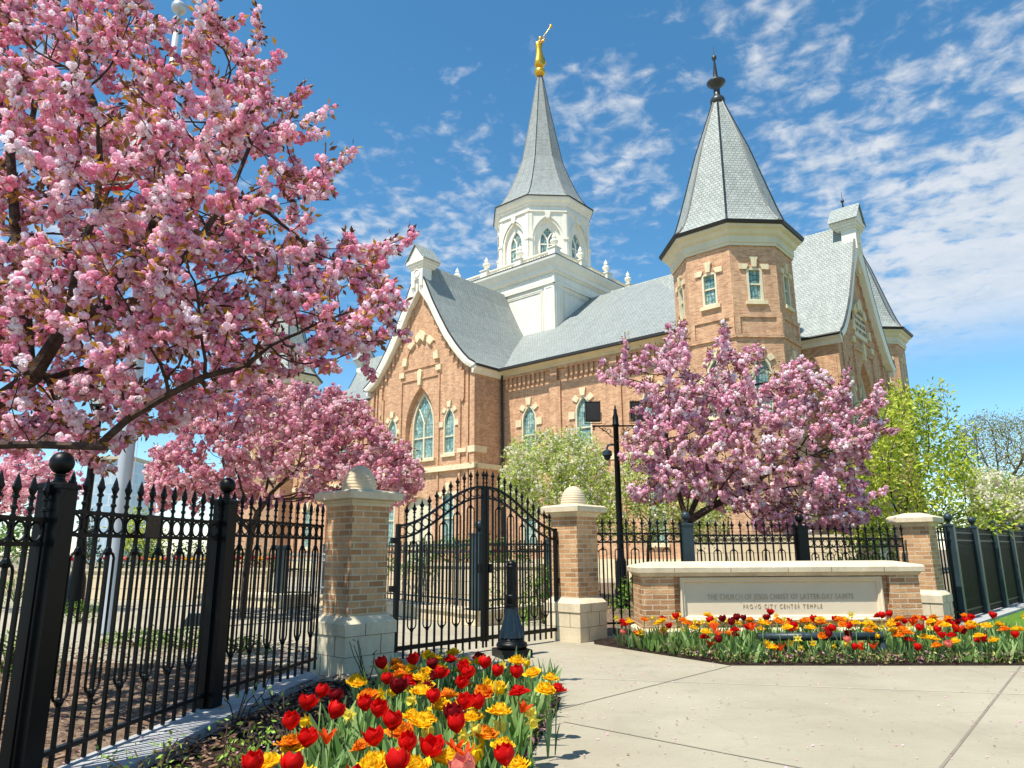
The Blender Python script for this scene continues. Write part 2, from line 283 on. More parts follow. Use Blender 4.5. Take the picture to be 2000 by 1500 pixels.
def stones(mb, cx, zs, za, h, y, big=1., legs=True):       # pale blocks round a pointed opening
    r = za-zs; Rr = (h*h+r*r)/(2*h); a1 = math.atan2(r, Rr-h)
    w0, w1 = .13*big, .21*big; L0 = .40*big
    mb.prism([(cx-w0, za-.02), (cx+w0, za-.02), (cx+w1, za+L0), (cx-w1, za+L0)], y-.09, y, 'y')
    for s in (-1, 1):
        for fa, fb in ((.52, .74),):
            q = []
            for a, rr in ((fa*a1, 0), (fb*a1, 0), (fb*a1, L0*.85), (fa*a1, L0*.85)):
                q.append((cx+s*(h-Rr+(Rr+rr+.03)*math.cos(a)), zs+(Rr+rr+.03)*math.sin(a)))
            mb.prism(q, y-.07, y, 'y')
        if legs: mb.prism([(cx+s*(h+.02), zs-.28*big), (cx+s*(h+.42*big), zs-.28*big), (cx+s*(h+.42*big), zs+.1*big), (cx+s*(h+.02), zs+.1*big)], y-.07, y, 'y')
def window(parent, cx, z0, zs, za, h, y, loc=None, rot=None, kind='lancet', sill=True, st=True, big=1., trac=False, lab=None, frame='cream', quoin='stone_trim'):
    fn = lancet if kind == 'lancet' else segarch
    o = fn(cx, z0, zs, za, h); i1 = inset(fn, cx, z0, zs, za, h, .09); mb = MB(); ringp(mb, o, i1, y-.02 if frame == 'cream' else y, y+.2)
    zm = z0+(zs-z0)*.56 if not trac else z0+(zs-z0)*.68
    if trac == 'lantern': zm = zs-.15
    if not trac: mb.box(cx-h+.08, cx+h-.08, y+.05, y+.16, zm-.035, zm+.035)
    else:
        mb.box(cx-.06, cx+.06, y+.04, y+.16, z0+.08, zs+.25); mb.box(cx-h+.08, cx-.06, y+.05, y+.15, zm-.04, zm+.04); mb.box(cx+.06, cx+h-.08, y+.05, y+.15, zm-.04, zm+.04)
        for s in (-1, 1):
            pts = []
            for k in range(7):
                u = k/6; pts.append((cx+s*(.03+(h*.62)*u**1.25), y+.1, zs+.2+(za-zs)*.56*u))
            mb.tube(pts, .055, 4)
    f = obj('window', mb, M[frame], parent, loc, rot)
    if lab: f['label'] = lab
    pn = MB(); n = len(o); tri = tessellate_polygon([[Vector((p[0], p[1], 0)) for p in i1]]); pn.add([(p[0], y+.12, p[1]) for p in i1], [tuple(t) for t in tri]); obj('pane', pn, M['glass'], f)
    if sill: obj('sill', MB().box(cx-h-.12, cx+h+.12, y-.12, y+.02, z0-.16, z0), M[quoin], f)
    if st:
        sb = MB()
        if kind == 'lancet': stones(sb, cx, zs, za, h, y, big)
        else:
            sb.prism([(cx-.09, za+.01), (cx+.09, za+.01), (cx+.13, za+.36), (cx+.17, za+.38), (cx+.17, za+.47), (cx-.17, za+.47), (cx-.17, za+.38), (cx-.13, za+.36)], y-.1, y, 'y')
            for s in (-1, 1): sb.prism([(cx+s*(h+.0), zs+.02), (cx+s*(h+.3), zs+.02), (cx+s*(h+.3), zs+.26), (cx+s*(h-.1), zs+.26)], y-.07, y, 'y')
        obj('stone_surround', sb, M[quoin], f)
    return f
Z90 = math.pi/2
# --- main body: long walls carry windows between brick piers
NU = [6.66, 10.36, 14.4]
for side in (0, 1):
    yw = -9.9; mb = MB(); holes = []
    us = [s*u for s in (-1, 1) for u in NU]
    for u in us: holes.append(lancet(u, 6.55, 8.35, 9.27, .52)); holes.append(segarch(u, 1.6, 4.2, 4.45, .5))
    wall(mb, [(-18.6, 0), (18.6, 0), (18.6, 11.1), (-18.6, 11.1)], holes, yw, .24)
    for u in (8.56, 12.38, 16.3):
        for s in (-1, 1):
            mb.box(s*u-.38, s*u+.38, yw-.12, yw, 0, 10.3); mb.box(s*u-.22, s*u+.22, yw-.2, yw-.12, 10.3, 11.0)
    k = 5.1
    while k < 16.9:
        if all(abs(k-u) > .5 for u in (8.56, 12.38, 16.3)):
            for s in (-1, 1):
                mb.box(s*k-.07, s*k+.07, yw-.12, yw, 10.42, 10.95); mb.prism([(s*k-.07, 10.42), (s*k+.07, 10.42), (s*k, 10.26)], yw-.12, yw, 'y')
        k += .33
    for s in (-1, 1): mb.box(min(s*4.7, s*16.9), max(s*4.7, s*16.9), yw-.14, yw, 10.95, 11.1)
    obj('wall', mb, M['brick'], temple, rot=math.pi*side)
    tr = MB(); 
    for s in (-1, 1): tr.box(min(s*4.66, s*17), max(s*4.66, s*17), yw-.16, yw, 5.72, 6.0); tr.box(min(s*4.66, s*17), max(s*4.66, s*17), yw-.1, yw, 0, .9)
    obj('belt_course', tr, M['stone_trim'], temple, rot=math.pi*side)
    for u in us:
        window(temple, u, 6.55, 8.35, 9.27, .52, yw, rot=math.pi*side, big=1.)
        if side == 0: window(temple, u, 1.6, 4.2, 4.45, .5, yw, kind='seg')
    co = MB()
    for s in (-1, 1):
        a, b = sorted((s*4.64, s*17.2)); co = MB(); co.prism([(yw, 11.1), (yw-.1, 11.1), (yw-.14, 11.22), (yw-.3, 11.28), (yw-.55, 11.42), (yw, 11.42)], a, b, 'x'); obj('cornice', co, M['cream'], temple, rot=math.pi*side)
    
ew = MB(); ew.box(-18.6, -18.35, -10.0, 10.0, 0, 11.1); ew.box(18.35, 18.6, -10.0, 10.0, 0, 11.1); obj('wall', ew, M['brick'], temple)
# --- hipped main roof, bell-cast at the eaves
def nz(d): return float(np.interp(d, [0, .5, 1.2, 2.2, 3.4, 10.46], [11.43, 11.62, 11.98, 12.62, 13.5, 18.83]))
rb = MB(); rings = [rect(19.76-d, 10.46-d, nz(d)) for d in (0, .25, .5, .85, 1.2, 1.7, 2.2, 2.8, 3.4, 6, 10.44)]
rb.loft(rings, True, False, True); obj('roof', rb, M['shingle'], temple)
gt = MB(); 
for s in (-1, 1):
    for (a, b) in ((-17.2, -5.0), (5.0, 17.2)): gt.box(a, b, s*10.62-.09, s*10.62+.09, 11.33, 11.47)
    for (a, b) in ((-10.4, -5.0), (5.0, 10.4)): gt.box(s*19.85-.09, s*19.85+.09, a, b, 11.33, 11.47)
for u, v in ((4.8, -10.1), (-4.8, -10.1), (4.8, 10.1), (-4.8, 10.1)): gt.tube([(u, v*.985, 0), (u, v, 11.35)], .065, 8)
obj('gutter', gt, M['gutter'], temple)
# --- four gabled wings (built facing -y; the two end wings stand further out)
RK = [(4.98, 11.43), (4.45, 11.75), (3.98, 12.2), (3.4, 12.85), (2.72, 13.72), (2.0, 14.86), (1.31, 16.02), (.47, 17.7), (0, 18.72)]
def wing(rot, D, plaque=False):
    off = D-.4; yw = -off; yf = -D; wallp = [(4.64, 0), (4.64, 11.3)]+[(x-.34, z-.1) for x, z in RK[2:-1]]+[(0, 18.3)]
    outer = wallp+[(-x, z) for x, z in wallp[::-1]][1:]
    outer = [(-4.64, 0)]+[p for p in outer if True][:-1]
    mb = MB(); holes = [lancet(0, 6.55, 8.55, 10.95, 1.28, 9)]+[lancet(s*2.53, 6.68, 8.5, 9.4, .46) for s in (-1, 1)]+[segarch(s*2.53, 1.6, 4.3, 4.6, .5) for s in (-1, 1)]+[segarch(0, .2, 3.8, 4.4, 1.2)]
    wall(mb, outer, holes, yw, .3)
    # back plane of the recessed middle arch with the window opening in it
    wall(mb, lancet(0, 6.45, 8.55, 11.0, 1.33, 9), [lancet(0, 6.6, 8.5, 10.6, .95)], yw+.3, .2)
    for s in (-1, 1):                                       # side walls and piers
        a, b = sorted((s*4.64, s*4.4)); mb.box(a, b, yw+.01, 0, 0, 11.3)
        for x0, x1, p, zt in ((3.35, 3.5, .1, 10.6), (3.98, 4.12, .1, 11.4), (1.62, 1.74, .09, 11.5)):
            a, b = sorted((s*x0, s*x1)); mb.box(a, b, yw-p, yw, 0, zt)
        a, b = sorted((s*4.28, s*4.64)); mb.box(a, b, yw-.14, yw, 0, 11.2)
        a, b = sorted((s*3.5, s*3.78)); mb.box(a, b, yw-.12, yw, 9.75, 11.35); mb.prism([(a, 9.75), (b, 9.75), ((a+b)/2, 9.5)], yw-.12, yw, 'y')
        for i in range(9):                                  # stepped brick corbels under the raking eave
            x = .75+i*.34; z = float(np.interp(x+.28, [p[0] for p in RK[::-1]], [p[1] for p in RK[::-1]]))
            a, b = sorted((s*x, s*(x+.13))); mb.box(a, b, yw-.1, yw, z-.95, z-.12); mb.box(min(s*(x-.04), s*(x+.13)), max(s*(x-.04), s*(x+.13)), yw-.13, yw, z-1.05, z-.93)
    mb.box(-1.62, 1.62, yw-.07, yw, 11.42, 11.52); mb.box(-1.62, 1.62, yw-.07, yw, 12.12, 12.2)
    ar = lancet(0, 12.2, 12.45, 14.05, 1.3, 9)[2:]; ao = lancet(0, 12.2, 12.45, 14.3, 1.5, 9)[2:]
    mb.add([(p[0], yw-.07, p[1]) for p in ar]+[(p[0], yw-.07, p[1]) for p in ao]+[(p[0], yw, p[1]) for p in ar]+[(p[0], yw, p[1]) for p in ao],
           [(i, i+1, len(ar)+i+1, len(ar)+i) for i in range(len(ar)-1)]+[(i, i+1, 2*len(ar)+i+1, 2*len(ar)+i) for i in range(len(ar)-1)])
    W_ = obj('gable_wall', mb, M['brick'], temple, rot=rot)
    st = MB()
    st.box(-4.8, -4.64, yw-.3, -10, 5.72, 6.0); st.box(4.64, 4.8, yw-.3, -10, 5.72, 6.0); st.box(-4.8, 4.8, yw-.2, yw, 5.72, 5.93); st.box(-4.74, 4.74, yw-.14, yw, 5.93, 6.02)
    for s in (-1, 1):
        a, b = sorted((s*4.2, s*4.72)); st.box(a, b, yw-.2, yw, 6.6, 6.95); st.box(min(s*4.64, s*4.72), max(s*4.64, s*4.72), yw, yw+.8, 6.6, 6.95)
        a, b = sorted((s*3.3, s*4.0)); st.box(a, b, yw-.13, yw, 6.66, 6.9)
        a, b = sorted((s*1.42, s*1.85)); st.box(a, b, yw-.14, yw, 11.72, 12.05)
    Rr = (1.4**2+1.7**2)/(2*1.4); a1 = math.atan2(1.7, Rr-1.4)
    for s in (-1, 1):
        for fa, fb in ((.02, .22), (.5, .72)):
            q = [(s*(1.4-Rr+(Rr+rr)*math.cos(a)), 12.4+(Rr+rr)*math.sin(a)) for a, rr in ((fa*a1, -.16), (fb*a1, -.16), (fb*a1, .24), (fa*a1, .24))]
            st.prism(q, yw-.15, yw-.0, 'y')
    st.prism([(-.3, 13.72), (0, 13.98), (.3, 13.72), (.46, 14.14), (0, 14.52), (-.46, 14.14)], yw-.17, yw, 'y')
    st.prism([(-.12, 11.05), (.12, 11.05), (.2, 11.9), (0, 12.05), (-.2, 11.9)], yw-.16, yw, 'y')
    obj('stone_trim', st, M['stone_trim'], temple, rot=rot)
    window(temple, 0, 6.6, 8.5, 10.6, .95, yw+.3, rot=rot, trac=True, sill=False, st=False, lab='tall pointed window with forked tracery in a deep brick arch')
    obj('sill', MB().box(-1.42, 1.42, yw-.14, yw+.3, 6.4, 6.56), M['stone_trim'], temple, rot=rot)
    for s in (-1, 1): window(temple, s*2.53, 6.68, 8.5, 9.4, .46, yw, rot=rot, big=.85); window(temple, s*2.53, 1.6, 4.3, 4.6, .5, yw, rot=rot, kind='seg', sill=False)
    dr = MB(); dr.box(-1.2, -.02, yw+.2, yw+.28, .2, 3.7); dr.box(.02, 1.2, yw+.2, yw+.28, .2, 3.7); dr.box(-1.2, 1.2, yw+.22, yw+.3, 3.7, 4.4); obj('door', dr, M['cream'], temple, rot=rot)
    # roof shell
    rf = MB(); prof = [(x, z) for x, z in RK[:-1]]+[(0, 18.86)]; prof = prof+[(-x, z) for x, z in prof[::-1]][1:]
    back = 0 if D < 15 else 6.0
    rf.loft([[(x, yf-.02, z+.06) for x, z in prof], [(x, -back, z+.06) for x, z in prof]], False)
    obj('roof', rf, M['slate'] if D > 15 else M['shingle'], temple, rot=rot)
    # barge boards and boxed eaves
    bb = MB(); inn = [(max(x-.42, 0) if z > 11.6 else x-.42, z-.12-(.0 if x > .5 else .6)) for x, z in RK]
    for s in (-1, 1):
        A1 = [(s*x, yf, z+.0) for x, z in RK]; B1 = [(s*x, yf, z) for x, z in inn]; A2 = [(s*x, yw+.02, z) for x, z in RK]; B2 = [(s*x, yw-.02, z) for x, z in inn]
        bb.loft([A1, B1], False); bb.loft([B1, B2], False); bb.loft([A1, A2], False)
        fa = [(s*(x), yf-.06, z+.03) for x, z in RK]; fb = [(s*(max(x-.16, 0)), yf-.06, z-.06) for x, z in RK]; bb.loft([fa, fb], False); bb.loft([fb, B1], False); bb.loft([fa, A1], False)
        bb.prism([(s*4.64, 11.0), (s*4.74, 11.0), (s*4.82, 11.2), (s*4.98, 11.28), (s*4.98, 11.42), (s*4.64, 11.42)], yf+.02, -10.0 if D < 15 else -18.4, 'y')
    obj('barge_board', bb, M['white'], temple, rot=rot)
    eg = MB()
    for s in (-1, 1):
        eg.tube([(s*5.03, yf+.02, 11.42), (s*5.03, -10.5 if D < 15 else -19.7, 11.42)], .075, 6)
        eg.loft([[(s*(x+.03), yf-.07, z+.05) for x, z in RK], [(s*(x+.03), yf-.07, z+.12) for x, z in RK], [(s*(x+.03), yf+.02, z+.12) for x, z in RK]], False)
    obj('gutter', eg, M['gutter'], temple, rot=rot)
    # little house-shaped block riding on the gable peak
    bk = MB(); yb = yf-.14
    bk.box(-.52, .52, yb, yb+.75, 17.7, 18.42); bk.box(-.52, -.2, yb, yb+.7, 17.2, 17.7); bk.box(.2, .52, yb, yb+.7, 17.2, 17.7)
    bk.box(-.6, .6, yb-.06, yb+1.0, 18.42, 18.55); bk.box(-.68, .68, yb-.12, yb+1.1, 18.55, 18.72); bk.box(-.78, .78, yb-.2, yb+1.25, 18.72, 18.92)
    bk.prism([(-.78, 18.92), (.78, 18.92), (0, 19.92)], yb-.14, yb+1.2, 'y'); bk.lathe([(.02, 0), (.22, .0), (.27, .03), (.3, .0)], 16)
    rr = [(0.29*math.cos(t/8*math.pi), 18.08+.29*math.sin(t/8*math.pi)) for t in range(16)]; ri = [(0.22*math.cos(t/8*math.pi), 18.08+.22*math.sin(t/8*math.pi)) for t in range(16)]
    ringp(bk, rr, ri, yb-.04, yb)
    for s in (-1, 1):      # curved brackets below
        bk.tube([(s*.36, yb+.1, 17.25), (s*.42, yb+.18, 16.9), (s*.5, yb+.3, 16.5), (s*.62, yb+.34, 16.15)], [.09, .1, .08, .05], 6)
    bo = obj('peak_block', bk, M['white'], temple, rot=rot)
    br = MB(); br.add([(-.9, yb-.24, 18.86), (0, yb-.24, 20.0), (.9, yb-.24, 18.86), (-.9, yb+1.3, 18.86), (0, yb+1.3, 20.0), (.9, yb+1.3, 18.86)], [(0, 1, 4, 3), (1, 2, 5, 4)])
    br.add([(-.9, yb-.24, 18.80), (0, yb-.24, 19.94), (.9, yb-.24, 18.80), (-.9, yb-.24, 18.86), (0, yb-.24, 20.0), (.9, yb-.24, 18.86)], [(0, 1, 4, 3), (1, 2, 5, 4)])
    obj('block_roof', br, M['slate'], bo)
    if plaque:
        obj('plaque', MB().prism([(-1.1, 12.25), (1.1, 12.25), (1.05, 13.2), (.55, 14.0), (0, 14.35), (-.55, 14.0), (-1.05, 13.2)], yw-.06, yw-.01, 'y'), M['stone_panel'], temple, rot=rot)
        for i, (t, sz) in enumerate((('HOLINESS', .3), ('TO THE LORD', .27), ('THE HOUSE', .32), ('OF THE LORD', .3))):
            txt(t, sz, (0, yw-.075, 13.6-i*.36), temple, rot, M['stone_joint'])
def txt(s, size, loc, parent, rot, mt, name='lettering', depth=.004, space=1.08, width=None):
    c = bpy.data.curves.new('tmp', 'FONT'); c.body = s; c.size = size; c.align_x = 'CENTER'; c.extrude = depth; c.space_character = space
    o = bpy.data.objects.new('tmp', c); COL.objects.link(o); dg = bpy.context.evaluated_depsgraph_get(); dg.update()
    me = bpy.data.meshes.new_from_object(o.evaluated_get(dg)); COL.objects.unlink(o); bpy.data.objects.remove(o)
    k = 1.
    if width: xs = [v.co.x for v in me.vertices]; k = width/(max(xs)-min(xs))
    me.transform(Matrix.Translation(Vector(loc)) @ Matrix.Rotation(Z90, 4, 'X') @ Matrix.Diagonal((k, 1, 1, 1)))
    me.materials.clear(); me.materials.append(mt); q = link(name, me, parent)
    if rot: q.rotation_euler = (0, 0, rot)
    return q
wing(0, 12.45); wing(Z90, 21.99, True); wing(math.pi, 12.45); wing(-Z90, 21.99)
# --- corner turrets
def turret(u, v):
    ap = 2.621*math.cos(R_(22.5)); fw = 2.621*math.sin(R_(22.5)); root = None
    mb = MB()
    for k in range(8):
        a = R_(45*k)+Z90; T_ = Matrix.Rotation(a, 4, 'Z'); p = MB()
        wall(p, [(-fw, 0), (fw, 0), (fw, 14.0), (-fw, 14.0)], [segarch(0, 11.5, 12.9, 13.02, .34), lancet(0, 6.7, 8.4, 9.2, .42)], -ap, .2)
        p.box(-fw, fw, -ap-.07, -ap+.01, 10.72, 11.3) if False else None
        p.box(-fw-.03, fw+.03, -ap-.08, -ap, 9.9, 10.05)
        p.box(-fw, -fw+.22, -ap-.06, -ap, 10.05, 10.78); p.box(fw-.22, fw, -ap-.06, -ap, 10.05, 10.78); p.box(-fw, fw, -ap-.06, -ap, 10.78, 11.0)
        mb.merge(p.xf(T_))
    t = obj('turret', mb, M['brick'], temple, (u, v, 0))
    for k in range(8):
        a = R_(45*k)+Z90; rel = Vector((u, v, 0))
        if (Matrix.Rotation(a, 3, 'Z') @ Vector((0, -1, 0))).dot(Vector((1 if u > 0 else -1, 1 if v > 0 else -1, 0))) > -.1:
            window(temple, 0, 11.5, 12.9, 13.02, .34, -ap, (u, v, 0), a, 'seg'); window(temple, 0, 6.7, 8.4, 9.2, .42, -ap, (u, v, 0), a, big=.8)
    cr = MB(); cr.loft([octo(2.64, 14.0), octo(2.7, 14.0), octo(2.7, 14.12), octo(2.75, 14.14), octo(2.75, 14.42), octo(2.8, 14.46), octo(2.86, 14.5), octo(2.95, 14.66), octo(3.1, 14.74), octo(3.12, 14.86), octo(2.6, 14.88)])
    obj('cornice', cr, M['cream'], t)
    obj('gutter', MB().loft([octo(3.0, 14.84), octo(3.2, 14.84), octo(3.26, 14.98), octo(3.12, 15.0)]), M['gutter'], t)
    pr = [(3.2, 14.96), (2.95, 15.14), (2.7, 15.45), (2.45, 15.95), (2.22, 16.6), (1.95, 17.5), (1.24, 19.9), (.25, 22.65)]
    sp = obj('spire', MB().loft([octo(r, z) for r, z in pr]), M['slate'], t)
    rd = MB()
    for k in range(8): rd.tube([(r*math.cos(R_(22.5+45*k))*1.005, r*math.sin(R_(22.5+45*k))*1.005, z) for r, z in pr], .045, 4)
    obj('ridge_cap', rd, M['lead'], sp)
    fn = MB().lathe([(.24, 22.5), (.34, 22.6), (.36, 22.75), (.3, 22.88), (.16, 22.95), (.15, 23.3), (.17, 23.42), (.2, 23.46), (.42, 23.66), (.46, 23.74), (.42, 23.8), (.14, 23.86), (.13, 23.95), (.04, 25.0), (.1, 25.06), (.125, 25.16), (.09, 25.26), (.025, 25.3), (.015, 25.85)], 14)
    obj('finial', fn, M['lead'], t, smooth=True)
for u in (-18.98, 18.98):
    for v in (-10.02, 10.02): turret(u, v)
# --- white cupola: square base, balustrade, octagonal lantern, spire
H = 4.3; cb = MB(); cb.box(-H, H, -H, H, 13, 19.5)
for k in range(4):
    p = MB()
    for s in (-1, 1):
        a, b = sorted((s*4.36, s*3.5)); p.box(a, b, -H-.08, -H, 14, 18.72)
        a, b = sorted((s*4.26, s*3.62)); 
        for (x0, x1, z0, z1) in ((a+.06, a+.1, 14.2, 18.5), (b-.1, b-.06, 14.2, 18.5), (a+.06, b-.06, 18.46, 18.5)): p.box(x0, x1, -H-.11, -H-.08, z0, z1)
    p.box(-4.5, 4.5, -H-.16, -H, 18.72, 18.86); p.box(-4.42, 4.42, -H-.1, -H, 18.86, 19.45)
    for x0, x1 in ((-4.3, -3.55), (-3.3, -1.2), (-1.05, 1.05), (1.2, 3.3), (3.55, 4.3)):
        ringp(p, [(x0, 18.92), (x1, 18.92), (x1, 19.4), (x0, 19.4)], [(x0+.05, 18.97), (x1-.05, 18.97), (x1-.05, 19.35), (x0+.05, 19.35)], -H-.13, -H-.1)
    for x0, x1 in ((-3.35, 3.35),):
        for e, d in ((0, .06), (.14, .04)): ringp(p, [(x0+e, 14.3), (x1-e, 14.3), (x1-e, 18.5-e), (x0+e, 18.5-e)], [(x0+e+d, 14.36), (x1-e-d, 14.36), (x1-e-d, 18.5-e-d), (x0+e+d, 18.5-e-d)], -H-.05, -H)
    cb.merge(p.xf(Matrix.Rotation(k*Z90, 4, 'Z')))
cb.loft([rect(4.42, 4.42, 19.45), rect(4.5, 4.5, 19.55), rect(4.62, 4.62, 19.6), rect(4.66, 4.66, 19.85), rect(4.72, 4.72, 19.9), rect(4.95, 4.95, 20.25), rect(4.98, 4.98, 20.42), rect(4.3, 4.3, 20.48)], True, False, True)
cup = obj('cupola', cb, M['white'], temple)
obj('flashing', MB().loft([rect(4.95, 4.95, 20.425), rect(5.0, 5.0, 20.425), rect(5.0, 5.0, 20.47), rect(4.9, 4.9, 20.48)]), M['gutter'], cup)
bal = MB()
for k in range(4):
    p = MB(); p.box(-4.6, 4.6, -4.68, -4.52, 20.48, 20.56); p.box(-4.6, 4.6, -4.7, -4.5, 20.86, 20.95)
    x = -4.4
    while x < 4.45: p.box(x-.035, x+.035, -4.64, -4.56, 20.56, 20.86); x += .2
    bal.merge(p.xf(Matrix.Rotation(k*Z90, 4, 'Z')))
obj('balustrade', bal, M['white'], cup)
ur = MB(); ur.box(-.3, .3, -.3, .3, 0, .5); ur.box(-.36, .36, -.36, .36, .5, .58); ur.lathe([(.2, .58), (.1, .66), (.09, .74), (.26, .95), (.28, 1.05), (.2, 1.15), (.1, 1.2), (.16, 1.3), (.13, 1.42), (.03, 1.6), (.01, 1.7)], 12)
um = ur.mesh('urn', M['white'])
for k in range(4):
    for x in (-4.6, -1.6, 1.6):
        q = Matrix.Rotation(k*Z90, 3, 'Z') @ Vector((x, -4.6, 0)); link('urn', um, cup, (q.x, q.y, 20.48))
lan = MB(); RL = 3.6; apL = RL*math.cos(R_(22.5)); fwL = RL*math.sin(R_(22.5))
for k in range(8):
    p = MB(); wall(p, [(-fwL, 20.4), (fwL, 20.4), (fwL, 25.75), (-fwL, 25.75)], [lancet(0, 20.9, 23.1, 24.75, .96, 9)], -apL, .2)
    wall(p, lancet(0, 20.85, 23.1, 24.8, 1.0, 9), [lancet(0, 21.05, 23.0, 24.25, .62)], -apL+.2, .16)
    for s in (-1, 1):
        a, b = sorted((s*(fwL-.0), s*(fwL-.26))); p.box(a, b, -apL-.1, -apL, 20.4, 23.1); p.box(a-.03, b+.03, -apL-.16, -apL, 23.1, 23.25); p.box(a, b, -apL-.06, -apL, 23.25, 25.1)
    a_ = lancet(0, 23.0, 23.1, 24.95, 1.12, 9)[2:]; b_ = lancet(0, 23.0, 23.1, 25.06, 1.2, 9)[2:]; n = len(a_)
    p.add([(q[0], -apL-.07, q[1]) for q in a_]+[(q[0], -apL-.07, q[1]) for q in b_]+[(q[0], -apL, q[1]) for q in b_], [(i, i+1, n+i+1, n+i) for i in range(n-1)]+[(n+i, n+i+1, 2*n+i+1, 2*n+i) for i in range(n-1)])
    p.prism([(-.12, 24.75), (.12, 24.75), (.2, 25.15), (.24, 25.25), (-.24, 25.25), (-.2, 25.15)], -apL-.14, -apL, 'y')
    p.box(-fwL-.04, fwL+.04, -apL-.1, -apL, 25.25, 25.38)
    lan.merge(p.xf(Matrix.Rotation(R_(45*k), 4, 'Z')))
lan.loft([octo(3.62, 25.72), octo(3.7, 25.78), octo(3.72, 25.95), octo(3.86, 26.05), octo(3.94, 26.18), octo(3.98, 26.36), octo(3.4, 26.38)])
lant = obj('lantern', lan, M['white'], temple)
for k in range(8): window(temple, 0, 21.05, 23.0, 24.25, .62, -apL+.2, rot=R_(45*k), trac='lantern', sill=False, st=False, frame='white')
prS = [(4.0, 26.4), (3.75, 26.58), (3.4, 26.95), (3.0, 27.6), (2.62, 28.4), (2.22, 29.4), (1.72, 30.8), (.96, 34.7), (.2, 38.95)]
csp = obj('spire', MB().loft([octo(r, z) for r, z in prS]), M['shingle'], temple); csp['label'] = 'tall grey shingled spire on the white lantern'
rd = MB()
for k in range(8): rd.tube([(r*math.cos(R_(22.5+45*k))*1.004, r*math.sin(R_(22.5+45*k))*1.004, z) for r, z in prS], .03, 4)
rd.loft([octo(4.02, 26.34), octo(4.05, 26.34), octo(4.05, 26.42), octo(3.98, 26.43)]); obj('ridge_cap', rd, M['gutter'], csp)
# --- gilded figure on its globe
st = thing('statue', 'gilded robed figure blowing a trumpet at the tip of the tallest spire', 'statue', tuple(TC+np.array([0, 0, 38.85])), R_(20))
obj('globe', MB().lathe([(.16, 0), (.22, .1), (.3, .12), (.42, .3), (.45, .48), (.4, .66), (.25, .8), (.1, .88)], 18), M['gold'], st, smooth=True)
body = MB()
def ell(cx_, cy_, z, a, b, n=12, ph=0., fold=0.): return [(cx_+a*(1+fold*math.sin(5*t+z*2))*math.cos(t), cy_+b*math.sin(t), z) for t in [2*math.pi*i/n for i in range(n)]]
secs = [(.0, 0, .86, .1, .1), (.0, .0, .98, .30, .28), (-.04, 0, 1.1, .44, .34), (-.02, 0, 1.5, .4, .31), (-.01, 0, 2.0, .31, .27), (-.03, 0, 2.4, .27, .24), (-.05, 0, 2.65, .24, .21), (-.04, 0, 2.95, .3, .22), (-.02, 0, 3.2, .33, .2), (.0, 0, 3.34, .2, .15), (.02, 0, 3.42, .08, .08), (.03, 0, 3.5, .08, .08), (.06, 0, 3.6, .12, .13), (.07, 0, 3.72, .13, .14), (.07, 0, 3.83, .1, .11), (.07, 0, 3.89, .03, .03)]
body.loft([ell(x, y, z, a, b, 16, 0, .09 if z < 2.5 else 0) for x, y, z, a, b in secs], True, True, True)
body.tube([(.12, -.28, 3.2), (.3, -.3, 3.35), (.42, -.16, 3.62), (.36, -.04, 3.78)], [.1, .085, .065, .05], 8)
body.tube([(-.05, .28, 3.2), (-.02, .38, 2.9), (.12, .42, 2.62), (.22, .38, 2.55)], [.1, .085, .06, .04], 8)
body.add([(-.3, -.3, 1.1), (.55, -.1, 1.35), (.3, 0, 2.3), (-.05, -.2, 2.2), (-.3, .3, 1.1), (.55, .1, 1.35), (.3, .05, 2.3)], [(0, 1, 2, 3), (4, 5, 6), (0, 1, 5, 4)])
obj('figure', body, M['gold'], st, smooth=True)
obj('trumpet', MB().tube([(.2, -.02, 3.7), (.5, -.02, 4.15), (.95, -.02, 4.95), (1.03, -.02, 5.1), (1.08, -.02, 5.16)], [.025, .03, .035, .09, .15], 10), M['gold'], st, smooth=True)
# ================================================================ ground and paving
def sheet(name, poly, z, mt, kind='structure'):
    mb = MB(); tri = tessellate_polygon([[Vector((p[0], p[1], 0)) for p in poly]]); mb.add([(p[0], p[1], z) for p in poly], [tuple(t) for t in tri])
    return tag(obj(name, mb, mt), kind=kind)
sheet('ground', [(-900, -200), (900, -200), (900, 1600), (-900, 1600)], -.03, M['land'])
sheet('pavement', [(-24, -6), (14, -6), (14, 8.9), (6.3, 9.2), (6.3, 40), (-24, 40)], 0, M['concrete'])
def line(p, q, wd, z, mb):
    p = np.array(p, float); q = np.array(q, float); d = q-p; d /= np.linalg.norm(d); n = np.array([-d[1], d[0]])*wd/2
    mb.add([(*(p+n), z), (*(q+n), z), (*(q-n), z), (*(p-n), z)], [(0, 1, 2, 3)])
jb = MB()
for a, b in (((.37, 6.40), (2.49, 8.68)), ((-.9, 4.75+1.9), (-.85, 4.7+1.9))): line(a, b, .014, .004, jb)
line((.38, 5.96), (3.6, 3.0), .014, .004, jb); line((2.49, 8.66), (8.2, 8.62), .012, .004, jb); line((1.9, 3.9), (5.9, 8.8), .02, .0035, jb)
line((-3.9, 12.9), (.2, 9.3), .012, .004, jb); line((-6, 16.2), (-1.5, 12.0), .012, .004, jb); line((-9, 14), (-3.5, 19), .012, .004, jb); line((-8, 12), (-2.9, 17), .012, .004, jb)
tag(obj('pavement_joint', jb, M['joint']), kind='structure')
jb = MB(); line((.4, 7.96), (6.9, 6.35), .012, .004, jb); line((5.3, 8.2), (9.5, 6.9), .012, .004, jb); tag(obj('pavement_joint', jb, M['joint_pale']), kind='structure')
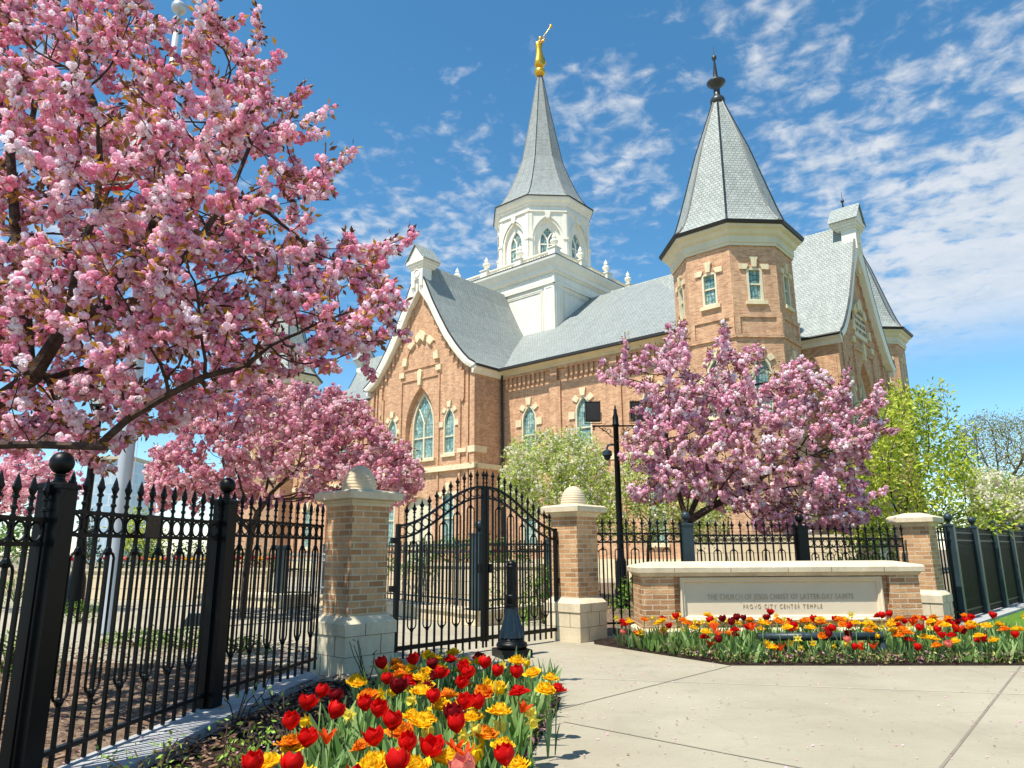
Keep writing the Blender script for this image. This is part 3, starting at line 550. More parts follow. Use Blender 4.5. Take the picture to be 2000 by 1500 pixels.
BEDN = [(-2.2, -1), (-2.24, 4.8), (-2.16, 6.2), (-2.0, 7.75), (-1.5, 7.95), (-.7, 7.75), (.1, 7.35), (.42, 6.9), (.37, 6.40), (.12, 5.1), (-.02, 3.6), (-.2, 2), (-.3, -1)]
BEDF = [(1.14, 10.69), (1.75, 9.75), (2.47, 8.68), (4.0, 8.61), (5.68, 8.56), (8.6, 8.5), (8.9, 9.4), (7.2, 10.9), (6.8, 12.2), (1.2, 11.3)]
def inpoly(x, y, P):
    c = False; j = len(P)-1
    for i in range(len(P)):
        if (P[i][1] > y) != (P[j][1] > y) and x < (P[j][0]-P[i][0])*(y-P[i][1])/(P[j][1]-P[i][1])+P[i][0]: c = not c
        j = i
    return c
def edist(x, y, P):
    b = 1e9
    for i in range(len(P)):
        ax, ay = P[i-1]; bx, by = P[i]; dx, dy = bx-ax, by-ay; t = max(0, min(1, ((x-ax)*dx+(y-ay)*dy)/(dx*dx+dy*dy+1e-9))); b = min(b, math.hypot(x-ax-t*dx, y-ay-t*dy))
    return b
def soil(name, P, step, mt, amp=.045, base=.006):
    xs = [p[0] for p in P]; ys = [p[1] for p in P]; pts = [tuple(p) for p in P]; n0 = len(P)
    y = min(ys)
    while y < max(ys):
        x = min(xs)
        while x < max(xs):
            q = (x+random.uniform(-.3, .3)*step, y+random.uniform(-.3, .3)*step)
            if inpoly(*q, P) and edist(*q, P) > step*.45: pts.append(q)
            x += step
        y += step
    from mathutils.geometry import delaunay_2d_cdt
    r = delaunay_2d_cdt([Vector(p) for p in pts], [], [list(range(n0))], 1, 1e-5); mb = MB()
    mb.add([(v.x, v.y, base+(amp*min(1, edist(v.x, v.y, P)/.25)*random.uniform(.35, 1))) for v in r[0]], [tuple(f) for f in r[2]])
    return tag(obj(name, mb, mt, smooth=False), kind='structure')
soil('garden_bed', BEDN, .09, M['soil']); soil('garden_bed', BEDF, .11, M['soil'])
soil('garden_bed', [(-14, 1.5), (-2.6, 1.5), (-2.7, 4.8), (-2.52, 6.2), (-2.3, 8.2), (-2.2, 8.6), (-2.9, 8.9), (-4.0, 8.9), (-5.4, 9.3), (-8, 9.6), (-14, 9.8)], .13, M['mulch'], .05)
soil('garden_bed', [(1.3, 11.7), (6.6, 12.8), (7.6, 13.6), (12, 17.9), (12, 30), (2, 30), (1.2, 16)], .35, M['mulch'], .06, .01)
kb = MB(); near = [(-2.28, -1), (-2.27, 1.5), (-2.26, 3), (-2.24, 4.8), (-2.16, 6.2), (-1.98, 7.75)]; far = [(-2.32, 8.15), (-2.53, 6.2), (-2.64, 4.8), (-2.70, 3), (-2.73, 1.5), (-2.73, -1)]
kb.prism(near+far, 0, .075); tag(obj('kerb', kb, M['kerb']), kind='structure')
D43 = np.array([math.sin(R_(43.4)), math.cos(R_(43.4))])
rf0 = np.array([7.95, 13.3]); n2 = np.array([D43[1], -D43[0]])
kb = MB(); a = rf0-D43*.7; b = rf0+D43*26; kb.prism([tuple(a-n2*.12), tuple(b-n2*.12), tuple(b+n2*.32), tuple(a+n2*.32)], -.02, .06); tag(obj('kerb', kb, M['kerb']), kind='structure')
lawn = sheet('lawn', [(7.4, 10.6), (8.9, 9.3), (40, 9.3), (40, 60), (30, 40), tuple(rf0+D43*26+n2*.3), tuple(rf0+n2*.3)], .012, M['grass'])
# ================================================================ scatter: many small leaves, petals or blades as one mesh
def scatter(name, tmpl, pos, scale, col, mt, parent=None, align=None, jit=1., kind=None):
    n = len(pos); pos = np.asarray(pos, float); K = len(tmpl); ch = rng.integers(0, K, n); V = []; F = []; C = []; base = 0
    for k in range(K):
        idx = np.where(ch == k)[0]
        if not len(idx): continue
        tv, tf = tmpl[k]; tv = np.asarray(tv, float); tf = np.asarray(tf, int); m_ = len(idx)
        if align is None:
            q = rng.normal(size=(m_, 4)); q /= np.linalg.norm(q, axis=1)[:, None]
            w_, x, y, z = q.T
            Rm = np.stack([1-2*(y*y+z*z), 2*(x*y-z*w_), 2*(x*z+y*w_), 2*(x*y+z*w_), 1-2*(x*x+z*z), 2*(y*z-x*w_), 2*(x*z-y*w_), 2*(y*z+x*w_), 1-2*(x*x+y*y)], 1).reshape(m_, 3, 3)
        else:                                        # z axis along the given direction, random spin
            d = align[idx]; d = d/np.linalg.norm(d, axis=1)[:, None]; r = rng.normal(size=(m_, 3)); a = np.cross(d, r); a /= np.linalg.norm(a, axis=1)[:, None]; b = np.cross(d, a); Rm = np.stack([a, b, d], 2)
        P = np.einsum('nij,kj->nki', Rm, tv)*scale[idx][:, None, None]+pos[idx][:, None, :]
        V.append(P.reshape(-1, 3)); F.append((tf[None]+(np.arange(m_)*len(tv))[:, None, None]+base).reshape(-1, tf.shape[1])); base += m_*len(tv)
        cv = np.repeat(col[idx][:, None, :], len(tv), 1)*rng.uniform(.9, 1.1, (m_, len(tv)//4 if len(tv) % 4 == 0 else 1, 1)).repeat(4 if len(tv) % 4 == 0 else len(tv), 1)
        C.append(np.concatenate([cv, np.ones((m_, len(tv), 1))], 2).reshape(-1, 4))
    V = np.concatenate(V); F = np.concatenate(F); C = np.clip(np.concatenate(C), 0, 1)
    me = bpy.data.meshes.new(name); me.vertices.add(len(V)); me.vertices.foreach_set('co', V.ravel()); fl = F.shape[1]
    me.loops.add(F.size); me.loops.foreach_set('vertex_index', F.ravel().astype(np.int32)); me.polygons.add(len(F)); me.polygons.foreach_set('loop_start', np.arange(0, F.size, fl, dtype=np.int32))
    me.update(calc_edges=True); at = me.color_attributes.new('Col', 'FLOAT_COLOR', 'POINT'); at.data.foreach_set('color', C.ravel()); me.materials.append(mt)
    o = link(name, me, parent)
    if parent and parent.type == 'EMPTY': o.matrix_parent_inverse = parent_inv(parent)
    if kind: tag(o, kind=kind)
    return o
def parent_inv(p): return (Matrix.Translation(p.location) @ p.rotation_euler.to_matrix().to_4x4()).inverted()
def pompon(K, r=1., pw=.62):                            # one frilled double blossom
    v = []; f = []; g = (1+5**.5)/2
    for i in range(K):
        z = 1-2*(i+.5)/K; a = 2*math.pi*i/g; d = Vector((math.sqrt(1-z*z)*math.cos(a), math.sqrt(1-z*z)*math.sin(a), z))
        d = (d+Vector([random.gauss(0, .12) for _ in range(3)])).normalized(); t = d.cross(Vector([random.gauss(0, 1) for _ in range(3)])).normalized(); b = d.cross(t)
        c = d*r*random.uniform(.68, .82); s = pw*random.uniform(.8, 1.15); tl = random.uniform(-.22, .22)
        q = [c-t*s*.5-b*s*.5, c+t*s*.5-b*s*.5, c+t*s*.5+b*s*.5+d*s*(.16+tl), c-t*s*.5+b*s*.5+d*s*(.16-tl)]
        v += [tuple(p) for p in q]; f.append((4*i, 4*i+1, 4*i+2, 4*i+3))
    return v, f
def leafq(wd=.42, bend=.25): return [(0, 0, 0), (wd*.5, .05, .45), (0, bend, 1), (-wd*.5, .05, .45)], [(0, 1, 2, 3)]
def leafd(): return ([(0, 0, 0), (.24, .08, .5), (0, 0, .5), (0, .12, 1.05)]+[(0, 0, 0), (0, 0, .5), (-.24, .08, .5), (0, .12, 1.05)], [(0, 1, 3, 2), (4, 5, 7, 6)])
# ================================================================ trees
def crown(poly, Y0, T, n, power=.5, zmin=.5, tmin=.25):
    P = np.array(poly, float); x0, y0 = P.min(0); x1, y1 = P.max(0); out = []; dm = 0; c = []
    while len(c) < n:
        x, y = random.uniform(x0, x1), random.uniform(y0, y1)
        if inpoly(x, y, poly): c.append((x, y, edist(x, y, poly)))
    dm = sorted(d for _, _, d in c)[int(n*.93)]
    for x, y, d in c:
        t = T*(tmin+(1-tmin)*min(1, d/dm)**power); p = gy(x, y, Y0+random.uniform(-1, 1)*t)
        if p[2] > zmin: out.append(p)
    return np.array(out)
def colonize(att, roots, ds, dk, iters=90, grav=0.):
    P = [Vector(p) for r in roots for p in r]; par = []; k = 0; used = {}
    for r in roots:
        for i in range(len(r)):
            if i: par.append(k-1)
            else:
                j = -1
                if k:
                    j = min(range(k), key=lambda q: (P[q]-Vector(r[0])).length)
                par.append(j)
            k += 1
    A = [Vector(a) for a in att]; alive = list(range(len(A)))
    for it in range(iters):
        if not alive: break
        kd = kdtree.KDTree(len(P)); [kd.insert(p, i) for i, p in enumerate(P)]; kd.balance(); acc = {}; rest = []
        for a in alive:
            co, i, d = kd.find(A[a])
            if d < dk: continue
            rest.append(a)
            if i in acc: acc[i] += (A[a]-co).normalized()
            else: acc[i] = (A[a]-co).normalized()
        alive = rest; grew = False
        for i, v in acc.items():
            v = v.normalized(); pi = par[i]
            if pi >= 0: v = (v+(P[i]-P[pi]).normalized()*.35).normalized()
            v = (v+Vector((random.gauss(0, .09), random.gauss(0, .09), random.gauss(0, .09)+grav))).normalized(); q = P[i]+v*ds
            key = (round(q.x/ds*3), round(q.y/ds*3), round(q.z/ds*3))
            if key in used: continue
            used[key] = 1; P.append(q); par.append(i); grew = True
        if not grew: break
    return P, par
def limbs(P, par, r0, rmax, exp=2.3):
    n = len(P); ch = [[] for _ in range(n)]
    for i, p in enumerate(par):
        if p >= 0: ch[p].append(i)
    rad = [0]*n; tip = [0]*n
    for i in range(n-1, -1, -1): pass
    order = []; stack = [i for i, p in enumerate(par) if p < 0]
    while stack: i = stack.pop(); order.append(i); stack += ch[i]
    for i in order[::-1]:
        if not ch[i]: rad[i] = r0**exp; tip[i] = 0
        else: rad[i] = sum(rad[c] for c in ch[i]); tip[i] = 1+max(tip[c] for c in ch[i])
    rad = [min(rmax, r**(1/exp)) for r in rad]; mb = MB()
    for i in order:
        for c in ch[i]:
            big = rad[i] > r0*2.6; k = 7 if big else 4
            ra = rad[i] if (len(ch[i]) == 1 or rad[c] > .72*rad[i]) else rad[c]*1.15
            a, b = P[i], P[c]; e = (b-a)*.12 if big else (b-a)*0
            mb.tube([a, b+e], [ra, rad[c]], k, cap=not big or True)
    return mb, ch, rad, tip
def tree(name, label, cat, poly, Y0, T, trunk, natt, ds, dk, r0, rmax, group=None, roots=None, grav=.0, blos=None, leaves=None, zmin=.6, power=.5, tipmax=3, mt='bark', iters=90, tmin=.25, shoots=0., sup=.5):
    att = crown(poly, Y0, T, natt, power, zmin, tmin); P, par = colonize(att, [trunk]+(roots or []), ds, dk, iters, grav)
    if shoots:                                       # long young shoots reaching up and out of the crown
        kids = set(par); tips = [i for i in range(len(P)) if i not in kids and par[i] >= 0]; cen = sum((P[i] for i in tips), Vector())/len(tips)
        for i in tips:
            if random.random() > shoots: continue
            out = (P[i]-cen); out.z = max(out.z, 0); d = ((P[i]-P[par[i]]).normalized()+Vector((0, 0, sup))+out.normalized()*.5).normalized(); k = i
            for _ in range(random.choice((1, 2, 2, 3, 4))): P.append(P[k]+d*ds*.95); par.append(k); k = len(P)-1; d = (d+Vector((random.gauss(0, .1), random.gauss(0, .1), .12))).normalized()
    mb, ch, rad, tip = limbs(P, par, r0, rmax)
    t = thing(name, label, cat, tuple(trunk[0]), 0, group); tr = obj('trunk', mb, M[mt], t); tr.matrix_parent_inverse = parent_inv(t)
    ids = [i for i in range(len(P)) if tip[i] <= tipmax and par[i] >= 0]
    PP = np.array([tuple(p) for p in P]); dirs = np.array([tuple((P[i]-P[par[i]]).normalized()) if par[i] >= 0 else (0, 0, 1) for i in range(len(P))])
    for spec in (blos, leaves):
        if not spec: continue
        nm, tm, per, sc, spread, cols, mtn, droop, clump = spec
        idx = np.array(ids); 
        if clump < 1: idx = rng.choice(idx, int(len(idx)*clump), replace=False)
        rep = np.repeat(idx, per); n = len(rep); u = rng.uniform(0, 1, n)
        par_ = np.array([par[i] for i in rep]); base = PP[rep]*u[:, None]+PP[par_]*(1-u[:, None])
        off = rng.normal(size=(n, 3)); off /= np.linalg.norm(off, axis=1)[:, None]; off *= spread*rng.uniform(.35, 1, n)[:, None]; off[:, 2] -= droop
        cols = np.array(cols); grp = rng.integers(0, len(cols), len(P))[rep]; own = rng.integers(0, len(cols), n); pick = np.where(rng.uniform(size=n) < .55, grp, own); c = cols[pick]*rng.uniform(.88, 1.1, (n, 1))
        al = None if nm == 'blossoms' else (dirs[rep]*.5+off/spread+np.array([0, 0, -.15]))
        o = scatter(nm, tm, base+off, sc*rng.uniform(.7, 1.15, n), c, M[mtn], t, al)
    return t
PK = [px8(252, 206, 220), px8(250, 192, 210), px8(246, 174, 198), px8(254, 222, 230), px8(255, 238, 242), px8(240, 156, 184)]
BZ = [px8(168, 118, 48), px8(120, 80, 46), px8(190, 146, 58), px8(98, 66, 48)]
pom18 = [pompon(26, 1, .6) for _ in range(5)]; pom10 = [pompon(12, 1, .86) for _ in range(5)]; pom6 = [pompon(6, 1, 1.1) for _ in range(5)]
LQ = [leafq(), leafq(.5, .35), leafq(.36, .1)]; LD = [leafd()]
# big cherry leaning in over the left fence: trunk outside the frame, heavy limbs into it
c1 = [(-80, 700), (-80, -60), (300, -80), (316, 40), (345, 130), (375, 110), (392, 40), (425, -30), (440, 0), (404, 90), (470, 75), (520, 70), (535, 150), (520, 215), (585, 210), (600, 228), (570, 300), (640, 310), (615, 380), (635, 470), (630, 520), (680, 500), (765, 470), (740, 545), (792, 590), (776, 650), (720, 695), (640, 725), (520, 740), (440, 770), (330, 830), (230, 870), (235, 930), (150, 900), (60, 880), (-80, 900)]
b1 = np.array([-4.9, 5.6, 0.]); G = lambda x, y, Y: tuple(gy(x, y, Y))
tree('cherry_tree', 'large pink double-blossom cherry tree filling the upper left, its limbs reaching over the black fence', 'cherry tree', c1, 6.3, 2.15,
     [tuple(b1), (-4.85, 5.6, .7), (-4.75, 5.6, 1.3), (-4.6, 5.6, 1.7)], 2600, .12, .165, .0042, .085, 'pink flowering cherry trees',
     roots=[[(-4.5, 5.6, 1.8), G(-40, 870, 5.3), G(60, 868, 5.2), G(190, 872, 5.1), G(250, 818, 5.1), G(330, 770, 5.2), G(400, 735, 5.3), G(480, 715, 5.4)],
            [(-4.45, 5.65, 2.0), G(-30, 800, 5.7), G(60, 740, 5.7), G(130, 630, 5.7), G(200, 600, 5.8), G(290, 580, 5.8), G(365, 582, 5.9)],
            [(-4.45, 5.7, 2.1), G(-20, 690, 6.1), G(90, 740, 6.1), G(180, 715, 6.2), G(270, 675, 6.2), G(390, 645, 6.3)],
            [G(130, 630, 5.7), G(150, 520, 5.5), G(190, 400, 5.4), G(195, 320, 5.4), G(192, 220, 5.4)],
            [G(60, 740, 5.7), G(50, 600, 6.0), G(30, 450, 6.1), G(20, 300, 6.1)],
            [G(200, 600, 5.8), G(270, 480, 5.9), G(330, 390, 6.0), G(390, 280, 6.1)],
            [G(290, 580, 5.8), G(380, 480, 5.6), G(450, 380, 5.6), G(490, 280, 5.6)]],
     blos=('blossoms', pom18, 11, .0305, .064, PK, 'petal', .018, .84), leaves=('leaves', LD, 7, .075, .05, BZ, 'leaf', 0, .9), tipmax=4, shoots=.45, power=.4, iters=70)
c2 = [(262, 965), (285, 900), (320, 850), (380, 800), (420, 740), (500, 728), (600, 745), (660, 765), (712, 780), (742, 830), (790, 850), (812, 900), (836, 950), (800, 985), (690, 1000), (560, 985), (480, 1000), (380, 985), (300, 990)]
PK2 = [px8(236, 178, 190), px8(222, 156, 172), px8(240, 194, 202), px8(206, 134, 152), px8(244, 212, 214)]
q = gy(482, 1100, 15.2)
tree('cherry_tree', 'rounded pink cherry tree inside the fence, between the flagpole and the left gate pillar', 'cherry tree', c2, 15.2, 1.9, [(q[0], 15.2, 0), (q[0], 15.2, .8), (q[0]+.03, 15.2, 1.5)], 2300, .2, .27, .006, .13,
     'pink flowering cherry trees', blos=('blossoms', pom10, 10, .05, .16, PK2, 'petal', .03, .95), leaves=('leaves', LQ, 9, .09, .15, [px8(150, 112, 72), px8(126, 84, 66), px8(160, 132, 80)], 'leaf', 0, .8), tipmax=4)
c3 = [(1190, 722), (1212, 682), (1240, 767), (1252, 722), (1262, 672), (1300, 722), (1312, 622), (1338, 622), (1352, 722), (1392, 762), (1400, 644), (1424, 650), (1436, 752), (1466, 672), (1490, 672), (1500, 742), (1560, 684), (1584, 712), (1600, 760), (1636, 737), (1668, 744), (1655, 800), (1690, 775), (1728, 765), (1722, 850), (1690, 900), (1672, 960), (1714, 1000), (1670, 1034), (1560, 1048), (1500, 1046), (1430, 1000), (1360, 980), (1296, 985), (1232, 985), (1222, 960), (1262, 920), (1222, 880), (1214, 850), (1256, 800), (1246, 770), (1205, 757)]
q = gy(1341, 1010, 13.6)
PK3 = [px8(250, 206, 219), px8(243, 192, 208), px8(232, 174, 194), px8(252, 222, 230), px8(255, 238, 241), px8(212, 146, 170)]
tree('cherry_tree', 'pink cherry tree behind the stone name wall, before the corner turret', 'cherry tree', c3, 13.9, 2.0, [(q[0], 13.6, 0), (q[0], 13.6, .9), (q[0]+.0, 13.6, 1.75)], 3000, .165, .22, .006, .11,
     'pink flowering cherry trees', roots=[[(q[0], 13.6, 1.8), G(1390, 990, 13.6), G(1450, 960, 13.7), G(1530, 900, 13.9)], [(q[0], 13.6, 1.8), G(1315, 930, 13.6), G(1300, 860, 13.6), G(1310, 760, 13.6)], [(q[0], 13.6, 1.8), G(1400, 880, 14), G(1430, 780, 14.2)]],
     blos=('blossoms', pom10, 10, .041, .085, PK3, 'petal', .015, .84), leaves=('leaves', LQ, 11, .08, .085, [px8(140, 104, 62), px8(112, 76, 54), px8(156, 130, 66)], 'leaf', 0, .8), tipmax=4, grav=.07, power=.4, shoots=.28, sup=.7)
c4 = [(-120, 930), (-60, 890), (40, 870), (130, 890), (165, 930), (150, 975), (60, 1010), (-80, 1015)]
q = gy(-20, 1000, 17)
tree('cherry_tree', 'pink cherry tree at the far left beyond the black fence, left of the lamp post', 'cherry tree', c4, 17, 1.6, [(q[0], 17, 0), (q[0], 17, 1.5)], 800, .24, .32, .007, .13, 'pink flowering cherry trees',
     blos=('blossoms', pom6, 8, .055, .18, PK2, 'petal', .03, .95), leaves=('leaves', LQ, 3, .09, .14, [px8(120, 84, 60), px8(98, 62, 50)], 'leaf', 0, .6), tipmax=4)
GW = [px8(192, 206, 96), px8(168, 190, 72), px8(206, 214, 124), px8(140, 168, 58)]; WB = [px8(226, 220, 196), px8(236, 230, 212), px8(214, 206, 170)]
def green(label, poly, Y0, T, natt, ds, blo, lcol, per=9, lsz=.085, cat='tree', name='crab_apple_tree', grp=None, trunkx=None, rm=.12, **k):
    xs = [p[0] for p in poly]; ys = [p[1] for p in poly]; tx = trunkx or (min(xs)+max(xs))/2; q = gy(tx, max(ys), Y0); zb = q[2]
    return tree(name, label, cat, poly, Y0, T, [(q[0], Y0, 0), (q[0], Y0, max(.4, zb*.5)), (q[0]+.05, Y0, max(.8, zb))], natt, ds, ds*1.35, .006, rm, grp,
                blos=('blossoms', pom6, blo, lsz*.42, ds*.9, WB, 'petal', 0, .9) if blo else None, leaves=('leaves', LQ, per, lsz, ds*.95, lcol, 'leaf', 0, 1), tipmax=5, **k)
green('tree with yellow-green leaves and white blossom behind the right gate pillar, below the temple windows', [(972, 960), (985, 900), (1000, 865), (1040, 850), (1080, 842), (1130, 848), (1170, 872), (1190, 905), (1196, 960), (1190, 1050), (1120, 1060), (1040, 1020), (990, 990)], 19, 2.0, 1700, .26, 7, GW, 42, .095, grp='white-blossoming trees')
green('low tree with pale blossom half hidden between the floodlight pole and the right cherry tree', [(1180, 935), (1240, 880), (1300, 900), (1400, 930), (1430, 1000), (1400, 1056), (1200, 1060), (1180, 1020)], 18, 1.4, 1200, .24, 4, GW, 36, .09, grp='white-blossoming trees', trunkx=1262)
YG = [px8(196, 204, 62), px8(170, 186, 50), px8(208, 212, 92), px8(118, 142, 40)]
green('bright yellow-green young maple beside the right brick pillar', [(1640, 1010), (1655, 930), (1700, 850), (1712, 800), (1752, 750), (1790, 772), (1850, 752), (1852, 800), (1836, 850), (1876, 836), (1892, 880), (1900, 940), (1915, 1010), (1905, 1050), (1650, 1060)], 17, 1.8, 1500, .27, 0, YG, 30, .12, name='maple_tree', trunkx=1757, shoots=.3)
green('tree thick with white blossom at the right edge above the receding fence', [(1880, 930), (1920, 912), (1990, 940), (2060, 960), (2080, 1050), (1990, 1062), (1925, 1058), (1895, 1010)], 21, 2.0, 1500, .28, 26, GW, 34, .11, grp='white-blossoming trees')
green('dark green dense tree behind the white blossom at the far right', [(1960, 1000), (2020, 930), (2150, 900), (2200, 1060), (1960, 1066)], 33, 3, 600, .5, 0, [px8(84, 108, 50), px8(66, 92, 42)], 24, .22, name='tree')
q = gy(1950, 1000, 42)
tree('willow_tree', 'tall nearly bare tree with fine budding twigs, far off against the sky at the right', 'tree', [(1862, 930), (1858, 850), (1890, 815), (1930, 800), (1960, 815), (2000, 812), (2080, 830), (2090, 960), (1990, 985), (1900, 975)], 42, 4,
     [(q[0], 42, 0), (q[0], 42, 3.0)], 2100, .4, .48, .011, .34, None, zmin=2, leaves=('leaves', LQ, 26, .14, .5, [px8(150, 148, 80), px8(128, 130, 66), px8(168, 160, 100)], 'leaf', 0, .8), tipmax=2, iters=60)
green('small yellow-green tree beyond the left fence behind the flagpole', [(225, 1090), (232, 1010), (262, 985), (300, 1000), (330, 1060), (330, 1095)], 26, 1.5, 350, .34, 0, YG, 24, .15, name='tree', trunkx=280)
green('dark conical evergreen beyond the left fence, beside the lamp post', [(150, 1095), (158, 1040), (172, 1000), (186, 1040), (200, 1095)], 27, .8, 300, .3, 0, [px8(60, 84, 56), px8(46, 70, 48)], 30, .16, name='conifer_tree', trunkx=175)
green('leafy green tree seen through the leftmost fence panel', [(-60, 1095), (-60, 1030), (20, 1010), (60, 1030), (75, 1095)], 24, 1.5, 300, .34, 0, [px8(120, 150, 70), px8(96, 130, 60)], 24, .16, name='tree', trunkx=10)
# shrubs and hedges near the temple
def shrub(label, x, y, rx, ry, h, n, cols, sz=.07, name='shrub', grp=None, cat='shrub', z0=0.):
    t = thing(name, label, cat, (x, y, z0), 0, grp); u = rng.normal(size=(n, 3)); u /= np.linalg.norm(u, axis=1)[:, None]; u *= rng.uniform(.55, 1.0, n)[:, None]**.6; u[:, 2] = abs(u[:, 2])
    lump = 1+.18*np.sin(u[:, 0]*5+x)*np.cos(u[:, 1]*6+y); p = u*np.array([rx, ry, h])*lump[:, None]+np.array([x, y, z0]); cols = np.array(cols); o = scatter('leaves', LQ, p, sz*rng.uniform(.7, 1.2, n), cols[rng.integers(0, len(cols), n)]*rng.uniform(.85, 1.1, (n, 1)), M['leaf'], t)
    mb = MB()
    for k in range(5): a = k*1.26; mb.tube([(0, 0, 0), (rx*.5*math.cos(a), ry*.5*math.sin(a), h*.7)], [.02, .008], 4)
    obj('stem', mb, M['bark'], t); return t
GR = [px8(110, 150, 40), px8(92, 134, 36), px8(132, 164, 56), px8(74, 112, 30)]
for i, (px_, py_, lab, r, h, n) in enumerate(((155, 1215, 'green low shrub behind the left fence next to the flagpole base', .55, .42, 700), (265, 1262, 'bright green clump on the mulch below the plaque on the fence', .55, .25, 600), (350, 1268, 'bright green clump of leaves against the second black post', .6, .28, 700), (470, 1275, 'green clump behind the panel nearest the left gate pillar', .5, .22, 500), (30, 1180, 'tall green shrub behind the leftmost fence panel', .8, .8, 1200), (20, 1330, 'yellow-green shrub low behind the leftmost fence panel', .5, .5, 800))):
    q = gz(px_, py_, 0); shrub(lab, q[0], q[1], r, r*.6, h, n, GR, .05, grp='shrubs behind the left fence')
for (px_, Y, lab, r, h) in ((1010, 17, 'shrub with thin leaves inside the gate, behind the bollard', .8, 1.2), (1060, 13.6, 'leafy young shrub just inside the right gate leaf', .45, 1.1), (1250, 15, 'green shrub behind the fence left of the grey-green post', .7, .9), (1400, 15.6, 'green shrub behind the fence under the right cherry tree', 1.0, .95), (1490, 16, 'green shrub behind the fence between its two posts', .8, .9), (1650, 14.6, 'green shrub behind the fence just left of the right brick pillar', .8, 1.3), (1710, 15.5, 'taller green shrub against the right brick pillar', .9, 1.7)):
    q = gy(px_, 1077, Y); shrub(lab, q[0], Y, r, r, h, int(900*r*h+300), GR, .075, grp='shrubs inside the gate')
# ================================================================ gate pillars
ROT43 = R_(47)
def pillar(label, x, y, top, beehive):
    t = thing('gate_pillar', label, 'pillar', (x, y, 0), ROT43, 'brick gate and fence pillars' )
    b = MB(); a = .325
    for z0, z1 in ((0, .2), (.207, .407)): b.box(-a, a, -a, a, z0, z1)
    b.loft([rect(a+.015, a+.015, .414), rect(a+.015, a+.015, .535), rect(.262, .262, .61), rect(.2, .2, .611)], True, True, True)
    b.m = 1; b.box(-a+.004, a-.004, -a+.004, a-.004, .19, .42)
    for s in (-1, 1):
        for z0, z1, c in ((0, .2, -.12), (.207, .407, .14), (.414, .534, -.08)):
            e = .002 if z0 < .4 else .017; b.box(c-.003, c+.003, s*(a+e)-.0015, s*(a+e)+.0015, z0, z1); b.box(s*(a+e)-.0015, s*(a+e)+.0015, -c-.003, -c+.003, z0, z1)
    obj('stone_base', b, [M['stone'], M['stone_joint']], t)
    obj('brick_shaft', MB().box(-.25, .25, -.25, .25, .6, top-.16), M['brick_near'], t)
    c = MB(); z = top-.17; c.loft([rect(.262, .262, z), rect(.27, .27, z+.03), rect(.285, .285, z+.04), rect(.3, .3, z+.06), rect(.325, .325, z+.065), rect(.362, .362, z+.075), rect(.365, .365, z+.15), rect(.33, .33, z+.172), rect(.12, .12, z+.2 if beehive else z+.235)], True, True, True)
    obj('cap', c, M['stone'], t)
    if beehive:
        h = MB(); pr = [(.19, top)]
        for k in range(8):
            z0 = top+.008+k*.036; rr_ = lambda zq: .2*math.sqrt(max(.0, 1-((zq-top)/.312)**2.3)); pr += [(rr_(z0)-.004, z0), (rr_(z0+.01)+.003, z0+.01), (rr_(z0+.024)+.003, z0+.024), (rr_(z0+.033)-.004, z0+.033)]
        pr += [(.06, top+.3), (.02, top+.308)]; obj('beehive', h.lathe(pr, 36), M['stone'], t, smooth=True)
    return t
pillar('brick gate pillar with a stone beehive, left of the gate and dappled by tree shade', -1.785, 8.39, 1.96, True)
pillar('brick gate pillar with a stone beehive, right of the gate in full sun', .945, 11.26, 1.96, True)
pillar('brick pillar with a plain low stone cap, right of the stone name wall', 7.03, 12.73, 1.83, False)
# ================================================================ iron fences and gate
def finial(mb, x, z, k=1.):
    mb.lathe([(.011*k, 0), (.011*k, .035*k), (.018*k, .04*k), (.018*k, .055*k), (.011*k, .06*k), (.011*k, .095*k), (.02*k, .1*k), (.02*k, .112*k), (.012*k, .118*k)], 8, (x, 0, z))
    for s in (-1, 1): mb.tube([(x, 0, z+.125*k), (x+s*.02*k, 0, z+.14*k), (x+s*.03*k, 0, z+.158*k), (x+s*.027*k, 0, z+.172*k)], [.008*k, .008*k, .009*k, .004*k], 5)
    mb.lathe([(.01*k, .112*k), (.02*k, .15*k), (.016*k, .185*k), (.001, .235*k)], 6, (x, 0, z))
def picket_mesh(z0, z1, u, zb, low=.44, w=.0108):
    m = MB(); m.box(-w, w, -w, w, z0, z1+.01); finial(m, 0, z1)
    if u:       # a hairpin bar looped round this picket with a boss at each end
        q = .064; zt = zb-.11
        m.tube([(-q, 0, low+.05), (-q, 0, zt-.03), (-q*.8, 0, zt-.006), (-q*.4, 0, zt+.006), (0, 0, zt+.008), (q*.4, 0, zt+.006), (q*.8, 0, zt-.006), (q, 0, zt-.03), (q, 0, low+.05), (q*.8, 0, low+.02), (q*.4, 0, low+.004), (0, 0, low), (-q*.4, 0, low+.004), (-q*.8, 0, low+.02), (-q, 0, low+.05)], .0092, 5)
        for zz_ in (zt+.01, low): m.lathe([(.004, -.032), (.02, -.02), (.026, 0), (.02, .02), (.004, .032)], 8, (0, 0, zz_))
    return m.mesh('picket', M['iron'])
PKT = {}
